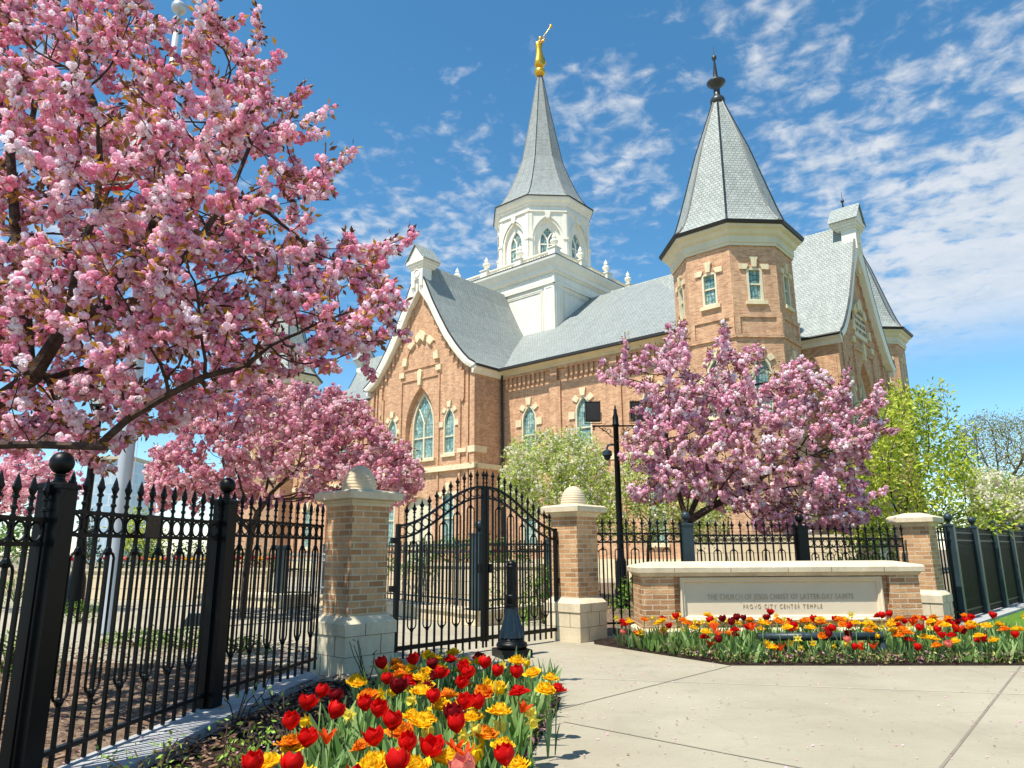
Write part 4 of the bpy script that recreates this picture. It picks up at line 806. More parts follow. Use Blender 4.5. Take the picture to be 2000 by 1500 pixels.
def panel(fence, p, q, zt=1.56, zlow=.17, n=13, z0=.05):
    p = np.array(p, float); q = np.array(q, float); Lp = np.linalg.norm(q-p); rot = math.atan2(q[1]-p[1], q[0]-p[0]); zb = zt-.135
    m = MB(); m.box(0, Lp, -.018, .018, zt-.012, zt+.012); m.box(0, Lp, -.014, .014, zb-.012, zb+.012); m.box(0, Lp, -.018, .018, zlow-.014, zlow+.014)
    sp = Lp/n
    for i in range(n): 
        if i < n-1 or True: m.ring((sp*(i+.0)+sp*.5, 0, (zt+zb)/2), min(.054, sp*.42), .0075, n=18, m=5)
    pn = obj('fence_panel', m, M['iron'], fence, (*p, 0), rot)
    for i in range(n+1):
        if i in (0, n) : x = .012 if i == 0 else Lp-.012
        else: x = sp*i
        u = i % 2 == 1 and 0 < i < n; key = (round(zt, 2), u, z0)
        if key not in PKT: PKT[key] = picket_mesh(z0, zt+.01, u, zb)
        link('picket', PKT[key], pn, (x, 0, 0))
    return pn
def post(fence, x, y, h, rot, w=.155, ball=.075, mt='iron', z0=.0):
    m = MB(); a = w/2; m.box(-a, a, -a, a, z0, h-.02); m.loft([rect(a+.012, a+.012, h-.035), rect(a+.012, a+.012, h-.012), rect(a*.8, a*.8, h), rect(.02, .02, h+.006)], True, True, True)
    o = obj('post', m, M[mt], fence, (x, y, 0), rot)
    b = MB().lathe([(.045, h), (.03, h+.02), (.026, h+.04), (.045, h+.048), (.02, h+.055)]+[(ball*math.sin(math.pi*(k+.6)/12), h+.05+ball-ball*math.cos(math.pi*(k+.6)/12)) for k in range(12)], 16)
    obj('ball_cap', b, M[mt], o, smooth=True); return o
fl = thing('fence', 'nearest black iron fence, with spear tips and rings, down the left side', 'fence', (0, 0, 0))
post(fl, -2.455, 6.20, 1.73, R_(80), .14, .068); post(fl, -2.68, 4.25, 1.69, R_(85), .145, .068); post(fl, -2.66, 2.3, 1.64, R_(90))
panel(fl, (-2.43, 6.29), (-2.10, 8.05), 1.565, .19, 12, .08); panel(fl, (-2.665, 4.34), (-2.47, 6.12), 1.53, .18, 13, .08); panel(fl, (-2.655, 2.38), (-2.68, 4.16), 1.47, .16, 13, .08)
fm = thing('fence', 'iron fence with spear tips behind the stone name wall, between two brick pillars', 'fence', (0, 0, 0))
F0 = np.array([1.28, 11.5]); F1 = np.array([6.68, 12.55]); fd = (F1-F0)/np.linalg.norm(F1-F0); FA = math.atan2(fd[1], fd[0])
pA = F0+fd*1.55; pB = F0+fd*3.58
post(fm, *pA, 1.71, FA, .17, .07, 'iron_green'); post(fm, *pB, 1.68, FA, .17, .07)
panel(fm, F0, pA-fd*.09, 1.55, .2, 11); panel(fm, pA+fd*.09, pB-fd*.09, 1.52, .2, 13); panel(fm, pB+fd*.09, F1, 1.46, .2, 13)
fr = thing('fence', 'long dark iron fence of close-set bars receding along the lawn at the right', 'fence', (0, 0, 0))
for k in range(13):
    p = rf0+D43*1.85*k; post(fr, *p, 1.72, R_(47), .16, .075, 'iron_green')
    q = p+D43*1.85; m = MB(); a = 0; Lp = 1.69
    for z in (1.58, 1.44, .2): m.box(0, Lp, -.018, .018, z-.014, z+.014)
    n = 24 if k < 6 else 17
    for i in range(n): x = (i+.5)*Lp/n; m.box(x-.01, x+.01, -.01, .01, .08, 1.62); m.prism([(x-.012, 1.62), (x+.012, 1.62), (x, 1.68)], -.01, .01, 'y'); 
    for i in range(0, n-1, 2): x = (i+1)*Lp/n; m.tube([(x-.03, 0, .42), (x-.02, 0, .36), (x, 0, .34), (x+.02, 0, .36), (x+.03, 0, .42)], .008, 4); m.tube([(x-.03, 0, 1.3), (x-.02, 0, 1.36), (x, 0, 1.38), (x+.02, 0, 1.36), (x+.03, 0, 1.3)], .008, 4)
    obj('fence_panel', m, M['iron'], fr, (*(p+D43*.08), 0), math.atan2(D43[1], D43[0]))
p = np.array([7.27, 12.95]); m = MB(); q = rf0-D43*.08; Lp = np.linalg.norm(q-p)
for z in (1.58, 1.44, .2): m.box(0, Lp, -.018, .018, z-.014, z+.014)
for i in range(8): x = (i+.5)*Lp/8; m.box(x-.01, x+.01, -.01, .01, .08, 1.66)
obj('fence_panel', m, M['iron'], fr, (*p, 0), math.atan2(*(q-p)[::-1]))
# gate: two leaves rising in a shared arch
gl = np.array([-1.43, 8.98]); gr = np.array([.66, 11.15]); gc = (gl+gr)/2; gd = (gr-gl)/np.linalg.norm(gr-gl); Lh = np.linalg.norm(gr-gl)/2
def ztop(s): u = min(1, max(0, s/(Lh-.03))); return 1.60+.58*(.5-.5*math.cos(math.pi*u))*(1-.06*u)+.015*u
def leaf(label, hinge, rot):
    t = thing('gate_leaf', label, 'gate', (*hinge, 0), rot, 'iron entrance gate leaves')
    fr_ = MB(); fr_.box(0, .05, -.025, .025, .12, 1.62); fr_.box(Lh-.055, Lh-.006, -.025, .025, .12, ztop(Lh)+.01); fr_.box(.05, Lh-.055, -.022, .022, .135, .185)
    S = [i*(Lh-.06)/16+.03 for i in range(17)]
    for off, hw, hh in ((0, .02, .014), (-.15, .018, .012)):
        fr_.loft([[(s, -hw, ztop(s)+off-hh), (s, hw, ztop(s)+off-hh), (s, hw, ztop(s)+off+hh), (s, -hw, ztop(s)+off+hh)] for s in S], True, True, True)
    for z in (.32, .85, 1.42): fr_.box(-.07, .0, -.03, .03, z-.035, z+.035)
    fr_.box(Lh-.1, Lh-.05, -.04, .04, 1.0, 1.12)
    fo = obj('gate_frame', fr_, M['iron'], t); n = 12; sp = (Lh-.06)/n
    rg = MB()
    for i in range(n): s = .03+sp*(i+.5); rg.ring((s, 0, ztop(s)-.075), .053, .007, n=18, m=5)
    obj('ring_band', rg, M['iron'], t)
    for i in range(n):
        s = .03+sp*(i+1) if i < n-1 else Lh-.03; m = picket_mesh(.04, ztop(s)+.012, i % 2 == 1 and i < n-1, ztop(s)-.15+.0, .36); link('picket', m, t, (s, 0, 0))
    return t
ga = math.atan2(gd[1], gd[0])
leaf('left leaf of the arched black iron gate, beside the shaded pillar', gl, ga); leaf('right leaf of the arched black iron gate, hinged to the sunlit pillar', gr, ga+math.pi)
# ================================================================ bollard
bo = thing('bollard', 'ornate dark green cast bollard with a fluted skirt, standing before the middle of the gate', 'bollard', (-.02, 9.5, 0), R_(20))
obj('base_plate', MB().box(-.2, .2, -.2, .2, 0, .095), M['iron'], bo)
obj('foot', MB().lathe([(.17, .095), (.185, .11), (.2, .135), (.19, .165), (.165, .18), (.15, .19), (.155, .205), (.14, .22)], 28), M['iron'], bo, smooth=True)
fl_ = MB(); rings = []
for z, r in ((.215, .135), (.23, .155), (.30, .143), (.40, .112), (.50, .085), (.58, .074), (.6, .078)):
    rings.append([(r*(1+.06*(1 if k % 2 else -1))*math.cos(k*math.pi/14), r*(1+.06*(1 if k % 2 else -1))*math.sin(k*math.pi/14), z) for k in range(28)])
obj('skirt', fl_.loft(rings, True, True, True), mat('blue_green_paint', px8(22, 36, 44), .3, .5, .1), bo)
obj('collar', MB().lathe([(.06, .59), (.085, .6), (.075, .625), (.07, .64), (.078, .65), (.08, .73), (.075, .745), (.062, .75)], 24), M['iron'], bo, smooth=True)
sh = MB(); sh.loft([[(.064*(1+.05*(k % 2))*math.cos(k*math.pi/12), .064*(1+.05*(k % 2))*math.sin(k*math.pi/12), z) for k in range(24)] for z in (.745, 1.075)], True, True, True); obj('shaft', sh, M['iron'], bo)
obj('dome_cap', MB().lathe([(.066, 1.07), (.07, 1.08), (.07, 1.1), (.062, 1.105), (.062, 1.115), (.066, 1.12), (.058, 1.14), (.04, 1.16), (.016, 1.172), (.01, 1.18), (.01, 1.185), (.002, 1.19)], 20), M['iron'], bo, smooth=True)
# ================================================================ name wall
YW = 10.28; t = thing('name_wall', 'low wide brick wall with stone coping and a carved name panel', 'wall', (0, 0, 0))
def wx(px_): return float(gy(px_, 1160, YW)[0])
def wz(py_): return float(gy(1500, py_, YW)[2])
xl, xr = wx(1254), wx(1798); pl, pr_ = wx(1330), wx(1727)
mb = MB(); mb.box(xl, pl-.09, YW, YW+.75, .12, .975); mb.box(pr_+.09, xr, YW, YW+.75, .12, .975); mb.box(pl-.09, pr_+.09, YW+.09, YW+.7, .12, .975); obj('brick_body', mb, M['brick_near'], t)
mb = MB(); mb.box(xl-.06, xr+.06, YW-.06, YW+.8, 0, .21); mb.loft([[(xl-.06, YW-.06, .21), (xr+.06, YW-.06, .21), (xr+.06, YW+.8, .21), (xl-.06, YW+.8, .21)], [(xl+.01, YW-.005, .245), (xr-.01, YW-.005, .245), (xr-.01, YW+.75, .245), (xl+.01, YW+.75, .245)]], True, False, True); obj('plinth', mb, M['stone'], t)
def cr_(e, z): return [(xl-e, YW-e, z), (xr+e, YW-e, z), (xr+e, YW+.75+e, z), (xl-e, YW+.75+e, z)]
mb = MB(); mb.loft([cr_(.0, .93), cr_(.015, .94), cr_(.025, .965), cr_(.035, .975), cr_(.065, .985), cr_(.07, 1.05), cr_(.045, 1.075), cr_(-.22, 1.125)], True, True, True); obj('coping', mb, M['stone'], t)
mb = MB()
for k, px_ in enumerate((1318, 1428, 1540, 1625, 1728)): x = wx(px_); mb.box(x-.003, x+.003, YW-.0715, YW-.03, .987, 1.05); 
obj('coping_joint', mb, M['stone_joint'], t)
zt_, zb_ = .915, .33; mb = MB(); q = [(pl, zb_), (pr_, zb_), (pr_, zt_), (pl, zt_)]
def rin(e): return [(pl+e, zb_+e), (pr_-e, zb_+e), (pr_-e, zt_-e), (pl+e, zt_-e)]
R0 = [[(x, y, z) for x, z in rin(e)] for e, y in ((0, YW+.095), (0, YW+.02), (.02, YW+.014), (.035, YW+.036), (.06, YW+.042), (.075, YW+.078))]
mb.loft(R0, True, False, True); pnl = obj('name_panel', mb, M['stone_panel'], t)
yl = YW+.0755
c = MB()
x0, x1 = wx(1384), wx(1671); txt('THE CHURCH OF JESUS CHRIST OF LATTER-DAY SAINTS', .105, ((x0+x1)/2, yl, .615), pnl, 0, M['carving'], width=x1-x0, space=1.15)
x0, x1 = wx(1457), wx(1603); txt('PROVO CITY CENTER TEMPLE', .078, ((x0+x1)/2, yl, .5), pnl, 0, M['carving'], width=x1-x0+.06, space=1.5)
# spotlight tube in front of it
t = thing('light_bar', 'dark green tube light on short legs among tulips before the name wall', 'light', (0, 0, 0))
a = gy(1480, 1243, 9.3); b = gy(1722, 1238, 9.3); zc = .24
obj('tube', MB().tube([(a[0], 9.3, zc), (b[0], 9.3, zc)], .048, 14), M['iron_green'], t, smooth=True)
for x in (a[0]+.55, a[0]+1.1, b[0]-.02): obj('collar', MB().tube([(x-.02, 9.3, zc), (x+.02, 9.3, zc)], .053, 14), M['iron_green'], t)
for x in (a[0]+.08, b[0]-.0): obj('leg', MB().lathe([(.06, 0), (.055, .1), (.035, .16), (.035, .2)], 12, (x, 9.3, .0)), M['iron_green'], t)
# ================================================================ plaque on the fence
t = thing('plaque', 'small dark bronze notice plate fixed on the ring band of the left fence', 'sign', (-2.545, 5.12, 1.465), R_(86)); 
t.location = (-2.515, 5.05, 1.465)
obj('plate', MB().box(-.085, .085, -.006, .0, -.075, .075), mat('bronze', px8(58, 44, 34), .5, .4, .1), t, (0, -.02, 0))
mbz = mat('bronze_letter', px8(104, 88, 66), .5, .4, .05)
for i, (s, z) in enumerate((('PRIVATE', .03), ('PROPERTY', 0.0))): txt(s, .034, (0, -.0275, z), t, 0, mbz, depth=.001)
# ================================================================ flagpole and flag
fp = gy(250, 836, 12.24); fx = -6.63
t = thing('flagpole', 'tall pale aluminium flagpole with a ball on top, rising through the big cherry tree', 'flagpole', (fx, 12.24, 0))
obj('pole', MB().lathe([(.14, 0), (.125, .05), (.12, 2), (.115, 5), (.1, 7), (.08, 9.5), (.058, 11.55)], 20), M['steel'], t, smooth=True)
obj('truck', MB().lathe([(.06, 11.55), (.09, 11.58), (.09, 11.68), (.03, 11.72), (.03, 11.8)], 14).box(-.02, .2, -.03, .03, 11.6, 11.66), M['steel'], t)
obj('ball', MB().lathe([(.14*math.sin(math.pi*(k+.3)/12)+.005, 11.93-.14*math.cos(math.pi*(k+.3)/12)) for k in range(12)], 18), M['steel'], t, smooth=True)
obj('halyard', MB().tube([(.16, -.02, 11.6), (.19, -.02, 6), (.17, -.02, 1.6)], .006, 4), M['white'], t)
def flagmat():
    mt = bpy.data.materials.new('flag_cloth'); mt.use_nodes = True; n = mt.node_tree; b = n.nodes['Principled BSDF']; b.inputs['Roughness'].default_value = .7
    at = n.nodes.new('ShaderNodeAttribute'); at.attribute_name = 'Col'; n.links.new(at.outputs['Color'], b.inputs['Base Color']); add_trans(n, b, at.outputs['Color'], .4); return mt
t = thing('flag', 'red and white striped flag hanging slack from the flagpole, glimpsed between pink blossoms', 'flag', (fx, 12.24, 0))
me = bpy.data.meshes.new('cloth'); V = []; F = []; C = []
NX, NY = 40, 26; ztp = 10.2
for j in range(NX):
    for i in range(NY):
        u0, v0 = j/NX, i/NY; base = len(V)
        for du, dv in ((0, 0), (1, 0), (1, 1), (0, 1)):
            u = u0+du/NX; v = v0+dv/NY; fall = u**1.2; x = -.12-u*1.0-.05*math.sin(9*u+2*v); z = ztp-v*1.6*(1-.1*u)-1.9*fall*.75; y = .22*math.sin(13*u+1.5*v)*(.3+u)
            V.append((x, y, z))
        F.append((base, base+1, base+2, base+3)); red = (i//2) % 2 == 0; canton = u0 < .4 and i < 14
        star = canton and (j % 3 == 1) and (i % 3 == 1)
        C += [((*px8(240, 240, 238), 1) if star else (*px8(30, 42, 96), 1) if canton else (*px8(200, 30, 40), 1) if red else (*px8(240, 236, 232), 1))]*4
me.from_pydata(V, [], F); ca = me.color_attributes.new('Col', 'FLOAT_COLOR', 'POINT'); ca.data.foreach_set('color', np.array(C).ravel()); me.materials.append(flagmat()); me.polygons.foreach_set('use_smooth', [True]*len(F)); link('cloth', me, t)
# ================================================================ lamp posts
t = thing('light_pole', 'dark green fluted pole with scrolled arms carrying two floodlights and a dome camera', 'light pole', (2.93*.825, 16.5, 0)); t.scale = (.825, .825, .875)
zt_ = float(gy(1193, 800, 20)[2]); obj('pole', MB().lathe([(.22, 0), (.24, .05), (.2, .12), (.2, .5), (.15, .6), (.14, 1.2), (.1, 1.3), (.095, 1.5), (.085, 2.2), (.075, 4.7), (.1, 4.72), (.1, 4.76), (.085, 4.78), (.085, zt_-.25), (.05, zt_-.15), (.05, zt_-.05), (.02, zt_), (.03, zt_+.02), (.005, zt_+.1)], 16), M['iron'], t, smooth=True)
za = float(gy(1193, 833, 20)[2])
for s in (-1, 1):
    m = MB(); m.box(min(0, s*.66), max(0, s*.66), -.02, .02, za-.02, za+.02); m.lathe([(.001, -.1), (.03, -.06), (.015, -.03), (.03, 0), (.03, .03), (.001, .05)], 8, (s*.62, 0, za-.03))
    for cx_, cz_, r in ((.2, -.14, .06), (.34, -.09, .045)): m.ring((s*cx_, 0, za+cz_), r, .009, n=14, m=4)
    m.tube([(s*.08, 0, za-.3), (s*.16, 0, za-.27), (s*.26, 0, za-.17), (s*.36, 0, za-.1), (s*.48, 0, za-.03)], .013, 5); ar = obj('arm', m, M['iron'], t)
    zf = float(gy(1155, 808, 20)[2]); xf_ = s*.64; f = MB(); f.box(xf_-.21, xf_+.21, -.12, .08, zf-.25, zf+.27)
    for k in range(10): x = xf_-.2+k*.4/9; f.box(x-.008, x+.008, -.13, .1, zf+.27, zf+.3)
    f.tube([(xf_-.24, 0, zf), (xf_-.24, 0, zf-.3), (xf_+.24, 0, zf-.3), (xf_+.24, 0, zf)], .012, 5)
    fo = obj('floodlight', f, M['iron'], ar); obj('lens', MB().box(xf_-.19, xf_+.19, -.126, -.12, zf-.23, zf+.24), M['gutter'], fo)
zc = float(gy(1175, 885, 20)[2]); m = MB(); m.tube([(0, 0, zc+.24), (-.15, 0, zc+.26), (-.24, 0, zc+.24), (-.27, 0, zc+.16), (-.27, 0, zc+.1)], .03, 8); m.lathe([(.05, .12), (.13, .08), (.14, -.03), (.12, -.05)], 16, (-.27, 0, zc)); co = obj('camera_arm', m, M['iron_green'], t)
obj('dome', MB().lathe([(.1, -.05), (.095, -.1), (.06, -.15), (.005, -.17)], 16, (-.27, 0, zc)), M['gutter'], co, smooth=True)
q = gy(158, 1077, 17); t = thing('lamp_post', 'black lamp post with a square lantern behind the nearest fence, left of the flagpole', 'lamp post', (q[0], 17, 0))
obj('pole', MB().lathe([(.26, 0), (.26, .1), (.2, .2), (.19, .7), (.14, .9), (.12, 1.4), (.09, 1.6), (.085, 4.6), (.12, 4.65), (.07, 4.75)], 16), M['iron'], t, smooth=True)
m = MB()
for s in (-1, 1):
    for r in (-1, 1): m.tube([(s*.13, r*.13, 4.8), (s*.22, r*.22, 5.35)], .015, 4)
m.loft([rect(.15, .15, 4.74), rect(.15, .15, 4.8)], True, True, True); m.loft([rect(.27, .27, 5.35), rect(.25, .25, 5.42), rect(.1, .1, 5.6), rect(.03, .03, 5.75)], True, True, True); ln = obj('lantern', m, M['iron'], t)
obj('glass', MB().loft([rect(.12, .12, 4.8), rect(.2, .2, 5.35)]), mat('frosted_glass', px8(220, 220, 205), .3, .5, .03), ln)
# ================================================================ walls, stairs and planters inside the grounds
stone_b = brickmat('ashlar', px8(226, 208, 174), px8(214, 192, 156), px8(150, 130, 100), bw=.8, bh=.3, ms=.008, nvar=.1, bump=.3)
def lowwall(label, p, q, th, h, name='retaining_wall', z0=0., cap=.07):
    p = np.array(p, float); q = np.array(q, float); Lp = np.linalg.norm(q-p); t = thing(name, label, 'wall', (*p, z0), math.atan2(q[1]-p[1], q[0]-p[0]))
    obj('masonry', MB().box(0, Lp, 0, th, 0, h-cap), stone_b, t); obj('coping', MB().box(-.04, Lp+.04, -.04, th+.04, h-cap, h), M['stone'], t); return t
lowwall('long low sandstone retaining wall with flowers behind it, seen through the left fence', (-14.2, 21.6), (-7.0, 21.0), .35, .86)
lowwall('short farther sandstone wall at the left, past the lamp post', (-24, 26), (-15, 25.4), .35, .8)
lowwall('low pale stone kerb wall behind the left gate leaf', (-4.9, 18.7), (-.63, 13.2), .5, .27); lowwall('low pale stone kerb wall running away behind the right gate leaf', (-.63, 13.2), (1.9, 16.1), .5, .27)
lowwall('raised sandstone planter wall beyond the gate with tulips on top', (-3.6, 19.6), (.6, 16.0), .4, 1.02); lowwall('pale stone stair side wall at the foot of the temple, behind the right fence', (5.2, 22.5), (9.6, 20.5), .6, 1.7)
lowwall('pale stone ledge under the white handrail beyond the left fence', (-8.2, 19.2), (-5.4, 17.6), .8, .3)
fi = thing('fence', 'inner iron fence standing on the pale stone ledge behind the closed gate', 'fence', (0, 0, 0))
for a, b in (((-4.6, 18.55), (-.75, 13.55)), ((-.5, 13.5), (1.9, 16.3))):
    a = np.array(a); b = np.array(b); Lp = np.linalg.norm(b-a); m = MB(); 
    for z in (.42, 1.28, 1.42): m.box(0, Lp, -.015, .015, z-.015, z+.015)
    n = int(Lp/.13)
    for i in range(n): x = (i+.5)*Lp/n; m.box(x-.009, x+.009, -.009, .009, .3, 1.5)
    for i in range(n-1): m.ring(((i+1)*Lp/n, 0, 1.35), .05, .007, n=10, m=4)
    obj('fence_panel', m, M['iron_green'], fi, (*a, 0), math.atan2(*(b-a)[::-1]))
post(fi, -.62, 13.5, 1.62, ROT43, .26, .09, 'iron_green'); post(fi, -4.7, 18.7, 1.5, ROT43, .2, .07, 'iron_green'); q = gy(1078, 1077, 16.2); post(fi, q[0], 16.2, 1.55, ROT43, .24, .09, 'iron_green')
q = gy(552, 1077, 18.5); fs = thing('handrail', 'grey-green post and white rail at the stair head beyond the left fence', 'handrail', (q[0], 18.5, 0))
obj('newel', MB().box(-.12, .12, -.12, .12, .2, 1.42).box(-.15, .15, -.15, .15, 1.42, 1.47), M['iron_green'], fs)
m = MB(); m.box(.12, 1.7, -.02, .02, 1.22, 1.27); m.box(.12, 1.7, -.02, .02, 1.08, 1.11); m.box(.12, 1.7, -.02, .02, .42, .46)
for i in range(13): m.box(.2+i*.115, .22+i*.115, -.01, .01, .3, 1.25)
for i in range(12): m.ring((.27+i*.115, 0, 1.165), .04, .007, n=10, m=4)
obj('rail', m, M['steel'], fs)
st_ = thing('staircase', 'pale concrete stairs with thin dark railings, glimpsed under the right cherry tree', 'stairs', (6.2, 21.5, 0), R_(-20))
m = MB(); [m.box(-1.2, 1.2, .3*k, 5, .16*k, .16*k+.158) for k in range(9)]; obj('steps', m, M['concrete'], st_)
m = MB()
for s in (-1.1, 0, 1.1): m.tube([(s, 0, .95), (s, 2.6, 2.35), (s, 4, 2.35)], .02, 6); m.tube([(s, 0, .6), (s, 2.6, 2.0), (s, 4, 2.0)], .02, 6); m.tube([(s, 0, 0), (s, 0, .95)], .02, 6); m.tube([(s, 2.6, 1.2), (s, 2.6, 2.35)], .02, 6)
obj('railing', m, M['iron'], st_)
q = gz(382, 1222, 0); t = thing('ground_light', 'low grey ground light box on the paving behind the second black post', 'light', (q[0], q[1], 0), .4)
obj('housing', MB().prism([(-.25, 0), (.25, 0), (.2, .22), (-.12, .22)], -.15, .15, 'y'), M['iron_green'], t); obj('lens', MB().box(-.1, .16, -.12, .12, .221, .228), M['steel'], t)
bd = thing('office_building', 'distant pale blue glass office block behind the flagpole at the left', 'office building', (-66, 118, 0), .1)
obj('wall', MB().box(-3, 3, 0, 12, 0, 16.5), M['glassfar'], bd); obj('roof', MB().box(-3.2, 3.2, -.3, 12.3, 16.5, 17), M['stone'], bd)
# ================================================================ tulips and other bed flowers
def petalmat(n, c, c2=None, tr=.3, ns=30): return mat(n, c, .6, .18, .06, ns, col2=c2, trans=tr+.12)
PM = {'red': petalmat('red_petal', px8(226, 18, 12), px8(196, 8, 10)), 'crimson': petalmat('crimson_petal', px8(150, 10, 22), px8(104, 6, 16)), 'yellow': petalmat('yellow_petal', px8(252, 220, 40), px8(248, 186, 14), ns=22), 'orange': petalmat('orange_petal', px8(248, 176, 26), px8(232, 92, 18), ns=26), 'flame': petalmat('flame_petal', px8(236, 86, 16), px8(214, 40, 12)), 'pale': petalmat('pale_yellow_petal', px8(246, 232, 110), px8(240, 214, 70)), 'pink': petalmat('pink_petal', px8(238, 150, 130), px8(226, 110, 96)), 'plum': petalmat('plum_petal', px8(110, 24, 60), px8(70, 14, 40))}
M['stem'] = mat('tulip_stem', px8(128, 158, 84), .5, .3, .08, 20, trans=.2); M['blade'] = mat('tulip_leaf', px8(112, 146, 96), .5, .35, .15, 14, trans=.3, col2=px8(78, 116, 62))
def petal(mb, ang, R, hgt, wid, tip, curl, nz_=6, nx=4, ruf=0., z0=0., open_=0.):
    rows = []
    for j in range(nz_+1):
        v = j/nz_; w_ = wid*(math.sin(math.pi*min(1, .16+v*.62))**.8 if v < .7 else math.sin(math.pi*(.16+.434))**.8*math.sqrt(max(.03, 1-((v-.7)/.3)**2.2)))
        r = R*(.22+.78*math.sin(min(1, v*1.7)*math.pi/2))+open_*v**1.6+curl*max(0, v-.55); z = z0+hgt*v-open_*.3*v**2
        aw = w_/max(.014, r)
        rows.append([(r*math.cos(ang+aw*(i/nx*2-1))*(1-.0*abs(i/nx*2-1)), r*math.sin(ang+aw*(i/nx*2-1)), z+ruf*random.uniform(-1, 1)-tip*abs(i/nx*2-1)**2*v) for i in range(nx+1)])
    mb.loft(rows, False)
def bloom(kind):
    m = MB(); o0 = random.uniform(0, 6)
    if kind == 'single':
        op = random.uniform(-.002, .008)
        for k in range(3): petal(m, o0+k*2.094, .029, .066, .027, .006, -.02+op, 7, 6, open_=op)
        for k in range(3): petal(m, o0+1.047+k*2.094, .0325, .064, .027, .008, -.012+op*2, 7, 6, open_=op*1.8)
    elif kind == 'double':
        for ring_, (n, R, h, op) in enumerate(((5, .008, .05, .004), (7, .016, .052, .012), (8, .024, .048, .022), (8, .03, .040, .03), (7, .034, .03, .038))):
            for k in range(n): petal(m, o0+ring_*.4+k*2*math.pi/n+random.uniform(-.25, .25), R*random.uniform(.85, 1.1), h*random.uniform(.85, 1.08), .0255, .007, random.uniform(-.035, -.008), 5, 4, .0016, open_=op*random.uniform(.6, 1.0))
    elif kind == 'lily':
        for k in range(6): petal(m, o0+k*1.047, .02, .07, .012, .0, .05, open_=.018)
    else:                                                    # daffodil facing sideways
        for k in range(6):
            a = o0+k*1.047; m.add([(0, 0, .02), (.018*math.cos(a-.45), .0, .02+.018*math.sin(a-.45)), (.036*math.cos(a), -.006, .02+.036*math.sin(a)), (.018*math.cos(a+.45), 0, .02+.018*math.sin(a+.45))], [(0, 1, 2, 3)])
        m.loft([[(r*math.cos(t_), y, .02+r*math.sin(t_)) for t_ in [i*math.pi/5 for i in range(10)]] for r, y in ((.009, 0), (.011, -.014), (.017, -.024))])
    return m
BL = {}
for kd_, cols in (('single', ('red', 'crimson', 'pink')), ('double', ('yellow', 'orange', 'red', 'crimson')), ('lily', ('flame',)), ('daffodil', ('pale', 'yellow'))):
    shapes = [bloom(kd_) for _ in range(3)]
    for c in cols: BL[(kd_, c)] = [s.mesh('bloom', PM[c], True) for s in shapes]
def blade(L_, w_, lean, tw=0.):
    m = MB(); rows = []
    for j in range(8):
        v = j/7; x = lean*v**1.8; z = L_*(v-.18*v**3*lean*4); ww = w_*math.sin(math.pi*min(.98, .12+v*.86))**.75; a = tw*v
        rows.append([(x-.25*ww*(k == 1)*0+ww*math.sin(a)*(k-1)*.5, ww*math.cos(a)*(k-1)*.5, z+(.12*ww if k != 1 else 0)) for k in range(3)])
    return m.loft(rows, False)
BLD = [blade(random.uniform(.2, .3), random.uniform(.022, .036), random.uniform(.03, .1), random.uniform(-.6, .6)).mesh('leaf', M['blade'], True) for _ in range(8)]
STM = {}
for hh in (22, 28, 34, 40, 46): STM[hh] = [MB().tube([(0, 0, 0), (b*.3, b*.2, hh*.005), (b, 0, hh/100)], .0042, 5).mesh('stem', M['stem'], True) for b in (-.012, .006, .018)]
NAMES = {'single': 'tulip', 'double': 'double_tulip', 'lily': 'lily_tulip', 'daffodil': 'daffodil'}
DESC = {('single', 'red'): 'glossy red cupped tulip', ('single', 'crimson'): 'dark crimson tulip', ('single', 'pink'): 'salmon pink tulip', ('double', 'yellow'): 'frilly yellow tulip', ('double', 'orange'): 'frilly orange tulip', ('double', 'red'): 'frilly red tulip', ('double', 'crimson'): 'frilly dark red tulip', ('lily', 'flame'): 'pointed flame-orange tulip', ('daffodil', 'pale'): 'pale yellow daffodil', ('daffodil', 'yellow'): 'bright yellow daffodil'}
def flower(x, y, hh, kind, c, where, grp, s=1.):
    hk = min(STM, key=lambda k: abs(k-hh*100)); v = random.randrange(3); t = thing(NAMES[kind], DESC[(kind, c)]+' '+where, 'daffodil' if kind == 'daffodil' else 'tulip', (x, y, .02), 0, grp+' '+('daffodils' if kind == 'daffodil' else 'tulips')); t.rotation_euler = (random.gauss(0, .05), random.gauss(0, .05), random.uniform(0, 6.28))
    f = hh/(hk/100); o = link('stem', STM[hk][v], t); o.scale = (1, 1, f); b = link('bloom', BL[(kind, c)][random.randrange(3)], t, ((-.012, .006, .018)[v], 0, hh-.004)); b.rotation_euler = (random.gauss(0, .16), random.gauss(0, .16), random.uniform(0, 6)); s = s*random.uniform(.9, 1.1); b.scale = (s, s, s)
    if kind == 'daffodil': b.rotation_euler = (random.uniform(-.3, .3), 0, random.uniform(-1.2, 1.2)-t.rotation_euler[2])
    for k in range(2): l = link('leaf', random.choice(BLD), t, (0, 0, 0), random.uniform(0, 6.28)); l.scale = (1, 1, random.uniform(.8, 1.25)*min(1, hh/.3))
A8 = lambda L_: [(700+x/5, 1240+y/5) for x, y in L_]; A7 = lambda L_: [(380+x/5.263, 1240+y/5.263) for x, y in L_]
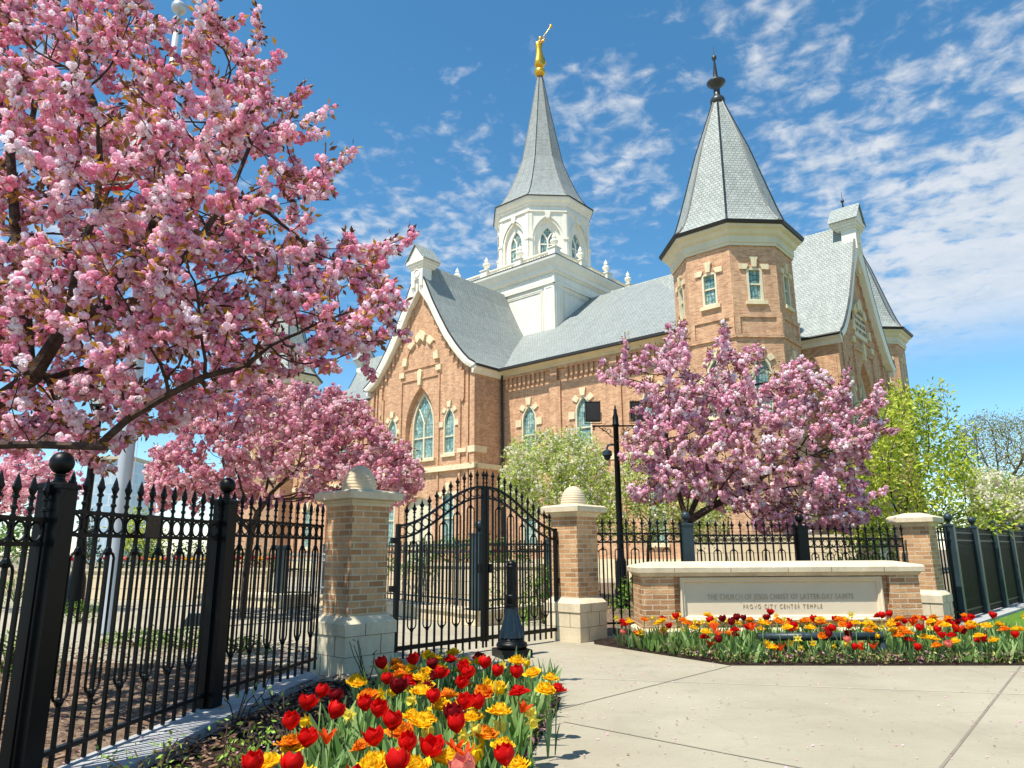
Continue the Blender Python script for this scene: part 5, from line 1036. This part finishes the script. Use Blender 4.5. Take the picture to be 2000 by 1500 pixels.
NEAR = {('single', 'red'): A8([(228,280),(255,430),(105,715),(20,670),(345,845),(170,990),(595,1010),(730,1100),(525,225),(1090,280),(1200,270),(1310,355),(1550,360),(940,465),(1230,645),(1440,1135),(290,1270),(1060,380)])+A7([(950,870),(1150,700),(1280,580),(1385,770),(1190,1040),(1650,1500),(640,1290),(1040,1340)]),
 ('single', 'crimson'): A8([(715,275),(740,370),(400,480),(720,590),(870,780),(1010,640),(360,520),(900,860)])+A7([(1400,620)]),
 ('double', 'orange'): A8([(360,250),(650,170),(425,360),(70,560),(400,1130),(590,390),(1210,510),(1840,480),(430,900),(620,520),(380,300),(975,150),(880,560),(700,480)])+A7([(905,1065),(1650,445),(1780,590),(1060,1080)]),
 ('double', 'yellow'): A8([(770,210),(510,300),(660,320),(840,300),(1030,240),(1190,240),(1490,230),(1700,330),(1860,375),(30,430),(880,650),(1060,630),(1410,710),(560,830),(680,780),(1110,760),(1350,1030),(480,740),(1660,1230),(520,1250),(100,1270),(800,1190),(200,1160),(640,1230)])+A7([(830,1280),(1070,1340)]),
 ('double', 'red'): A8([(890,225),(1565,530),(1910,490),(500,420)]), ('double', 'crimson'): A8([(1200,190),(800,360),(640,470)]),
 ('lily', 'flame'): A8([(950,1085),(1530,690),(1050,1140),(430,920)])+A7([(1430,1020)]),
 ('daffodil', 'pale'): A8([(1040,1000),(1340,900),(1690,770),(480,520),(540,640),(380,1000),(720,950),(1410,310),(1010,420),(1640,850)])+A7([(1540,830)]),
 ('daffodil', 'yellow'): A8([(970,790),(920,910),(1110,1180),(200,590),(300,560),(1360,540),(1620,280),(250,340),(1260,480)])+A7([(1900,620),(1280,880)]),
 ('single', 'pink'): A8([(1080,1290)])}
for (kd0, c0), L_ in NEAR.items():
    for jj, (x, y) in enumerate(L_):
        kd_, c = kd0, c0
        if c0 == 'orange' and jj % 2: c = 'yellow'
        if (kd0, c0) == ('single', 'crimson') and jj % 2: c = 'red'
        hh = {'single': .44, 'double': .40, 'lily': .38, 'daffodil': .34}[kd_]*random.uniform(.93, 1.07); mid = .035 if kd_ != 'daffodil' else .02
        q = gz(x, y, hh+mid+.02)
        if not inpoly(q[0], q[1], BEDN) and q[1] > 6.5: hh += .12; q = gz(x, y, hh+mid+.02)
        if q[0] < -1.15: wh = 'apart over dark soil at the left of the nearest bed'
        elif y > 1440: wh = 'at the front of the nearest flower bed'
        elif x > 985: wh = 'along the paving edge of the nearest flower bed'
        elif y < 1310: wh = 'at the back of the nearest bed, against the gate'
        elif x < 860: wh = 'in the left middle of the nearest flower bed'
        else: wh = 'in the crowded middle of the nearest flower bed'
        flower(q[0], q[1], hh, kd_, c, wh, 'near bed', {'single': 1.3, 'double': 1.25, 'lily': 1.0, 'daffodil': 1.5}[kd_])
# extra blooms just below the frame edge and between the listed ones
for _ in range(26):
    x = random.uniform(-1.3, .1); y = random.uniform(2.3, 6.2)
    if inpoly(x+.1, y, BEDN) and x > -1.2+.1*(y-2): kd_, c = random.choice([('double', 'yellow'), ('double', 'yellow'), ('double', 'orange'), ('daffodil', 'pale'), ('daffodil', 'yellow')]); flower(x, y, random.uniform(.26, .36), kd_, c, 'sunk low among leaves in the nearest flower bed', 'near bed', 1.35)
FAR = {('single', 'red'): [(1193,1192),(1216,1199),(1244,1238),(1321,1204),(1306,1222),(1386,1211),(1505,1196),(1591,1208),(1787,1212),(1795,1226),(1825,1229),(1897,1205),(1889,1213),(1922,1246),(1940,1202),(1982,1240),(1660,1222),(1546,1222),(1672,1263),(1793,1267),(1612,1226),(1835,1240),(1460,1224)],
 ('single', 'crimson'): [(1414,1208),(1422,1215),(1436,1212),(1444,1206),(1458,1206),(1466,1214),(1490,1207),(1500,1205),(1408,1250),(1618,1239),(1655,1239),(1865,1215),(1878,1232)],
 ('double', 'yellow'): [(1236,1208),(1252,1233),(1294,1211),(1381,1199),(1376,1232),(1485,1214),(1398,1215),(1538,1222),(1583,1224),(1655,1208),(1669,1214),(1695,1216),(1737,1218),(1738,1228),(1823,1211),(1846,1218),(1913,1239),(1866,1250),(1895,1216),(1920,1218),(1820,1245),(1806,1242),(1985,1227),(1945,1248),(1190,1208),(1505,1262),(1240,1270)],
 ('double', 'orange'): [(1168,1214),(1256,1208),(1342,1208),(1345,1214),(1392,1217),(1358,1216),(1575,1209),(1638,1208),(1644,1216),(1566,1211),(1600,1212),(1603,1238),(1767,1206),(1762,1227),(1773,1233),(1755,1238),(1860,1206),(1897,1223),(1838,1216),(1965,1226),(1830,1258),(1700,1228),(1424,1235),(1520,1210)],
 ('double', 'red'): [(1215,1216),(1222,1222),(1432,1236),(1437,1228),(1375,1242),(1541,1210),(1858,1237),(1912,1248),(1852,1214),(1770,1245),(1880,1228)],
 ('lily', 'flame'): [(1395,1226),(1402,1238),(1463,1222),(1473,1226),(1385,1262),(1391,1271),(1710,1262),(1686,1264),(1525,1274),(1872,1228),(1782,1217)],
 ('daffodil', 'pale'): [(1205,1210),(1276,1206),(1394,1206),(1460,1212),(1554,1247),(1665,1200),(1770,1229),(1812,1226),(1360,1213),(1648,1256),(1570,1270)],
 ('daffodil', 'yellow'): [(1226,1213),(1203,1245),(1500,1254),(1508,1282),(1512,1264),(1548,1254),(1625,1262),(1710,1240),(1590,1255)], ('single', 'pink'): [(1290,1236),(1215,1240),(1850,1258),(1745,1275),(1655,1250)]}
for (kd_, c), L_ in FAR.items():
    for x, y in L_:
        hh = random.uniform(.30, .42) if kd_ != 'daffodil' else .3
        if y > 1240: hh = random.uniform(.2, .26)
        for _ in range(16):
            q = gz(x, y, hh+.05)
            if 3.1 < q[0] < 5.0 and 9.12 < q[1] < 9.5 or q[1] > 10.12: hh += .03
            elif not inpoly(q[0], q[1], BEDF) or edist(q[0], q[1], BEDF) < .08: hh -= .025
            else: break
        if hh < .07 or not inpoly(q[0], q[1], BEDF): continue
        wh = 'beside the sunlit gate pillar, in the name wall bed' if x < 1330 else 'below the carved letters of the name wall' if x < 1620 else 'right of the light bar, in the name wall bed' if x < 1800 else 'by the lawn, at the right end of the name wall bed'
        flower(q[0], q[1], max(.12, hh), kd_, c, wh, 'far bed', 1.28 if kd_ != 'daffodil' else 1.45)
for _ in range(90):
    x = random.uniform(1.7, 8.3); y = random.uniform(9.45, 10.08)
    if inpoly(x, y, BEDF) and edist(x, y, BEDF) > .08:
        kd_, c = random.choice([('single', 'red'), ('double', 'yellow'), ('double', 'yellow'), ('double', 'orange'), ('double', 'red'), ('daffodil', 'yellow'), ('daffodil', 'pale')])
        flower(x, y, random.uniform(.24, .4), kd_, c, 'beside the sunlit gate pillar, in the name wall bed' if x < 2.4 else 'below the carved letters of the name wall' if x < 4.6 else 'right of the light bar, in the name wall bed' if x < 5.9 else 'by the lawn, at the right end of the name wall bed', 'far bed', 1.25)
# leaves and small edging plants between the tulips, beyond counting
def bladeT(w_, lean): return ([(-w_, 0, 0), (w_, 0, 0), (w_*1.2, lean*.3, .5), (-w_*1.2, lean*.3, .5)]+[(-w_*1.2, lean*.3, .5), (w_*1.2, lean*.3, .5), (w_*.15, lean, 1), (-w_*.15, lean, 1)], [(0, 1, 2, 3), (4, 5, 6, 7)])
BT = [bladeT(.05, .25), bladeT(.065, .4), bladeT(.04, .12), bladeT(.09, .5)]
def blades(name, n, test, box, hmin, hmax, cols):
    P = []; 
    while len(P) < n:
        x, y = random.uniform(*box[0]), random.uniform(*box[1])
        if test(x, y): P.append((x, y, .02))
    al = np.array([(random.gauss(0, .25), random.gauss(0, .25), 1) for _ in P]); cols = np.array(cols); return scatter(name, BT, P, rng.uniform(hmin, hmax, n), cols[rng.integers(0, len(cols), n)]*rng.uniform(.8, 1.15, (n, 1)), M['leaf'], None, al, kind='stuff')
LC = [px8(136, 166, 92), px8(112, 148, 70), px8(160, 184, 116), px8(92, 128, 60)]
blades('tulip_foliage', 2600, lambda x, y: inpoly(x, y, BEDN) and x > -1.15+.12*(y-4)*0-.05*random.random() and y < 7.2 and edist(x, y, BEDN) > .05, ((-1.5, .5), (1.6, 7.3)), .16, .36, LC)
blades('tulip_foliage', 2600, lambda x, y: inpoly(x, y, BEDF) and 9.4 < y < 10.15 and edist(x, y, BEDF) > .04, ((1.1, 8.9), (8.5, 10.2)), .14, .33, LC); blades('tulip_foliage', 2300, lambda x, y: inpoly(x, y, BEDF) and y <= 9.4 and not 3.0 < x < 5.1 and edist(x, y, BEDF) > .1, ((1.1, 8.9), (8.5, 10.2)), .09, .24, LC); blades('tulip_foliage', 600, lambda x, y: inpoly(x, y, BEDF) and y <= 9.2 and edist(x, y, BEDF) > .1, ((3.0, 5.1), (8.5, 10.2)), .05, .13, LC)
def edging(name, n, P, dmax, cols, sz, zr, box):
    Q = []
    while len(Q) < n:
        x, y = random.uniform(*box[0]), random.uniform(*box[1])
        if inpoly(x, y, P) and edist(x, y, P) < dmax and y < 9.7 and not (P is BEDN and x < -1.0): Q.append((x, y, random.uniform(*zr)))
    cols = np.array(cols); return scatter(name, LQ+pom6[:2] if False else LQ, Q, sz*rng.uniform(.6, 1.2, n), cols[rng.integers(0, len(cols), n)]*rng.uniform(.8, 1.15, (n, 1)), M['leaf'], kind='stuff')
EC = [px8(92, 120, 52), px8(112, 140, 62), px8(74, 100, 44), px8(150, 146, 70), px8(104, 40, 62), px8(86, 30, 56), px8(214, 160, 170), px8(200, 190, 120)]
edging('edging_plants', 5200, BEDF, .42, EC, .045, (.03, .13), ((1.1, 8.8), (8.5, 10.7))); edging('edging_plants', 2200, BEDN, .25, EC, .045, (.03, .12), ((-1, .5), (1.5, 7.3)))
P = [(random.uniform(7.5, 26), random.uniform(9.4, 26), .015) for _ in range(9000)]; P = [p for p in P if p[0] > 8.2+(p[1]-13.4)*.95 or p[1] < 13]
al = np.array([(random.gauss(0, .3), random.gauss(0, .3), 1) for _ in P]); gc_ = np.array([px8(120, 158, 56), px8(98, 138, 44), px8(140, 172, 70)]); scatter('grass', BT[:3], P, rng.uniform(.04, .07, len(P)), gc_[rng.integers(0, 3, len(P))], M['leaf'], None, al, kind='stuff')
# fallen petals and litter
FP = [([(-.5, -.4, 0), (.5, -.4, .1), (.4, .5, .2), (-.4, .4, .05)], [(0, 1, 2, 3)])]; P = []
while len(P) < 2600:
    x, y = (random.gauss(-1.6, 1.6), random.uniform(3, 12)) if random.random() < .75 else (random.gauss(3, 2.5), random.uniform(4, 9))
    if not inpoly(x, y, BEDF): P.append((x, y, .008 if not inpoly(x, y, BEDN) and not -2.8 < x < -1.98 else .085))
al = np.array([(random.gauss(0, .15), random.gauss(0, .15), 1) for _ in P]); fc = np.array(PK[:3]+[px8(150, 120, 70)]); scatter('fallen_petals', FP, P, rng.uniform(.008, .02, len(P)), fc[rng.integers(0, 4, len(P))], M['petal'], None, al, kind='stuff')
# chips of bark on the soil
CH = [([(-.5, -.15, 0), (.5, -.2, .05), (.45, .2, .12), (-.5, .15, .06)], [(0, 1, 2, 3)])]
P = []
while len(P) < 9000:
    if random.random() < .4: x, y = random.uniform(-2.2, -.6), random.uniform(2.2, 7.9); ok = inpoly(x, y, BEDN)
    else: x, y = random.uniform(-7, -2.2), random.uniform(3.5, 10.8); ok = x < -2.75 or y > 8.2
    if ok: P.append((x, y, random.uniform(.035, .075)))
cc_ = np.array([px8(150, 116, 88), px8(110, 82, 62), px8(70, 52, 42), px8(180, 150, 120)]); al = np.array([(random.gauss(0, .25), random.gauss(0, .25), 1) for _ in P])
scatter('bark_mulch', CH, P, rng.uniform(.03, .07, len(P)), cc_[rng.integers(0, 4, len(P))], M['leaf'], None, al, kind='stuff')
# tulips standing on the far planters
for k in range(34):
    x = -13.6+k*.2; kd_, c = random.choice([('single', 'red'), ('single', 'pink'), ('double', 'yellow'), ('single', 'pink')]); t = thing('tulip', DESC[(kd_, c)]+' on the long wall beyond the left fence', 'tulip', (x, 22.1+random.uniform(-.1, .3), .75), 0, 'tulips on the far wall'); link('stem', STM[34][0], t); b = link('bloom', BL[(kd_, c)][0], t, (0, 0, .33)); b.scale = (1.9,)*3
sp_ = soil('garden_bed', [(-14.2, 21.95), (-7.0, 21.35), (-6.8, 25), (-14, 26)], .5, M['soil'], .05, .74)
shrub('clipped dark green hedge above the long retaining wall beyond the left fence', -10.5, 23.4, 3.6, .8, 1.0, 2600, [px8(70, 96, 44), px8(90, 118, 54), px8(52, 76, 34)], .11, 'hedge', z0=.7)
shrub('clipped green hedge on the planter beyond the gate', -1.3, 18.6, 2.0, .7, .95, 1800, [px8(96, 132, 44), px8(120, 152, 60), px8(70, 100, 36)], .1, 'hedge', z0=.75)
for k in range(12):
    c = random.choice(['red', 'pink']); t = thing('tulip', DESC[('single', c)]+' on the raised planter beyond the gate', 'tulip', (-2.6+k*.22, 18.85-k*.19, .98), 0, 'tulips on the planter beyond the gate'); link('stem', STM[28][1], t); b = link('bloom', BL[('single', c)][1], t, (0.006, 0, .27)); b.scale = (1.5,)*3
# rose canes by the kerb
def rose(label, x, y, h, n, lv):
    t = thing('rose_bush', label, 'rose bush', (x, y, .03), 0, 'pruned rose bushes by the kerb'); m = MB(); L_ = []
    for k in range(n):
        a = random.uniform(0, 6.28); q = [(0, 0, 0)]; r = random.uniform(.05, .16)
        for j in range(1, 5): q.append((q[-1][0]+r*.5*math.cos(a)+random.gauss(0, .012), q[-1][1]+r*.5*math.sin(a)+random.gauss(0, .012), h*j/4*random.uniform(.85, 1.1)))
        m.tube(q, [.006, .0055, .005, .004, .0035], 5); L_ += [(p[0]+x+random.gauss(0, .035), p[1]+y+random.gauss(0, .035), p[2]+.03+random.gauss(0, .02)) for p in q[2:] for _ in range(lv)]
    obj('cane', m, M['bark'], t); n = len(L_)
    if n: cols = np.array([px8(176, 206, 90), px8(140, 178, 62), px8(120, 110, 60)]); scatter('leaves', LQ, L_, rng.uniform(.028, .05, n), cols[rng.integers(0, 3, n)], M['leaf'], t)
rose('bare pruned rose canes beside the base of the second black post', -1.95, 5.4, .34, 5, 1); rose('rose bush with fresh yellow-green leaves low at the bottom left, beside the kerb', -1.62, 4.35, .26, 8, 6); rose('leafless rose canes between the kerb and the red tulips', -1.5, 5.2, .3, 5, 1); rose('rose bush with few leaves against the foot of the left gate pillar', -1.42, 7.4, .4, 5, 1); rose('leafy rose shoots at the bottom edge left of the tulips', -1.9, 4.2, .22, 7, 6)
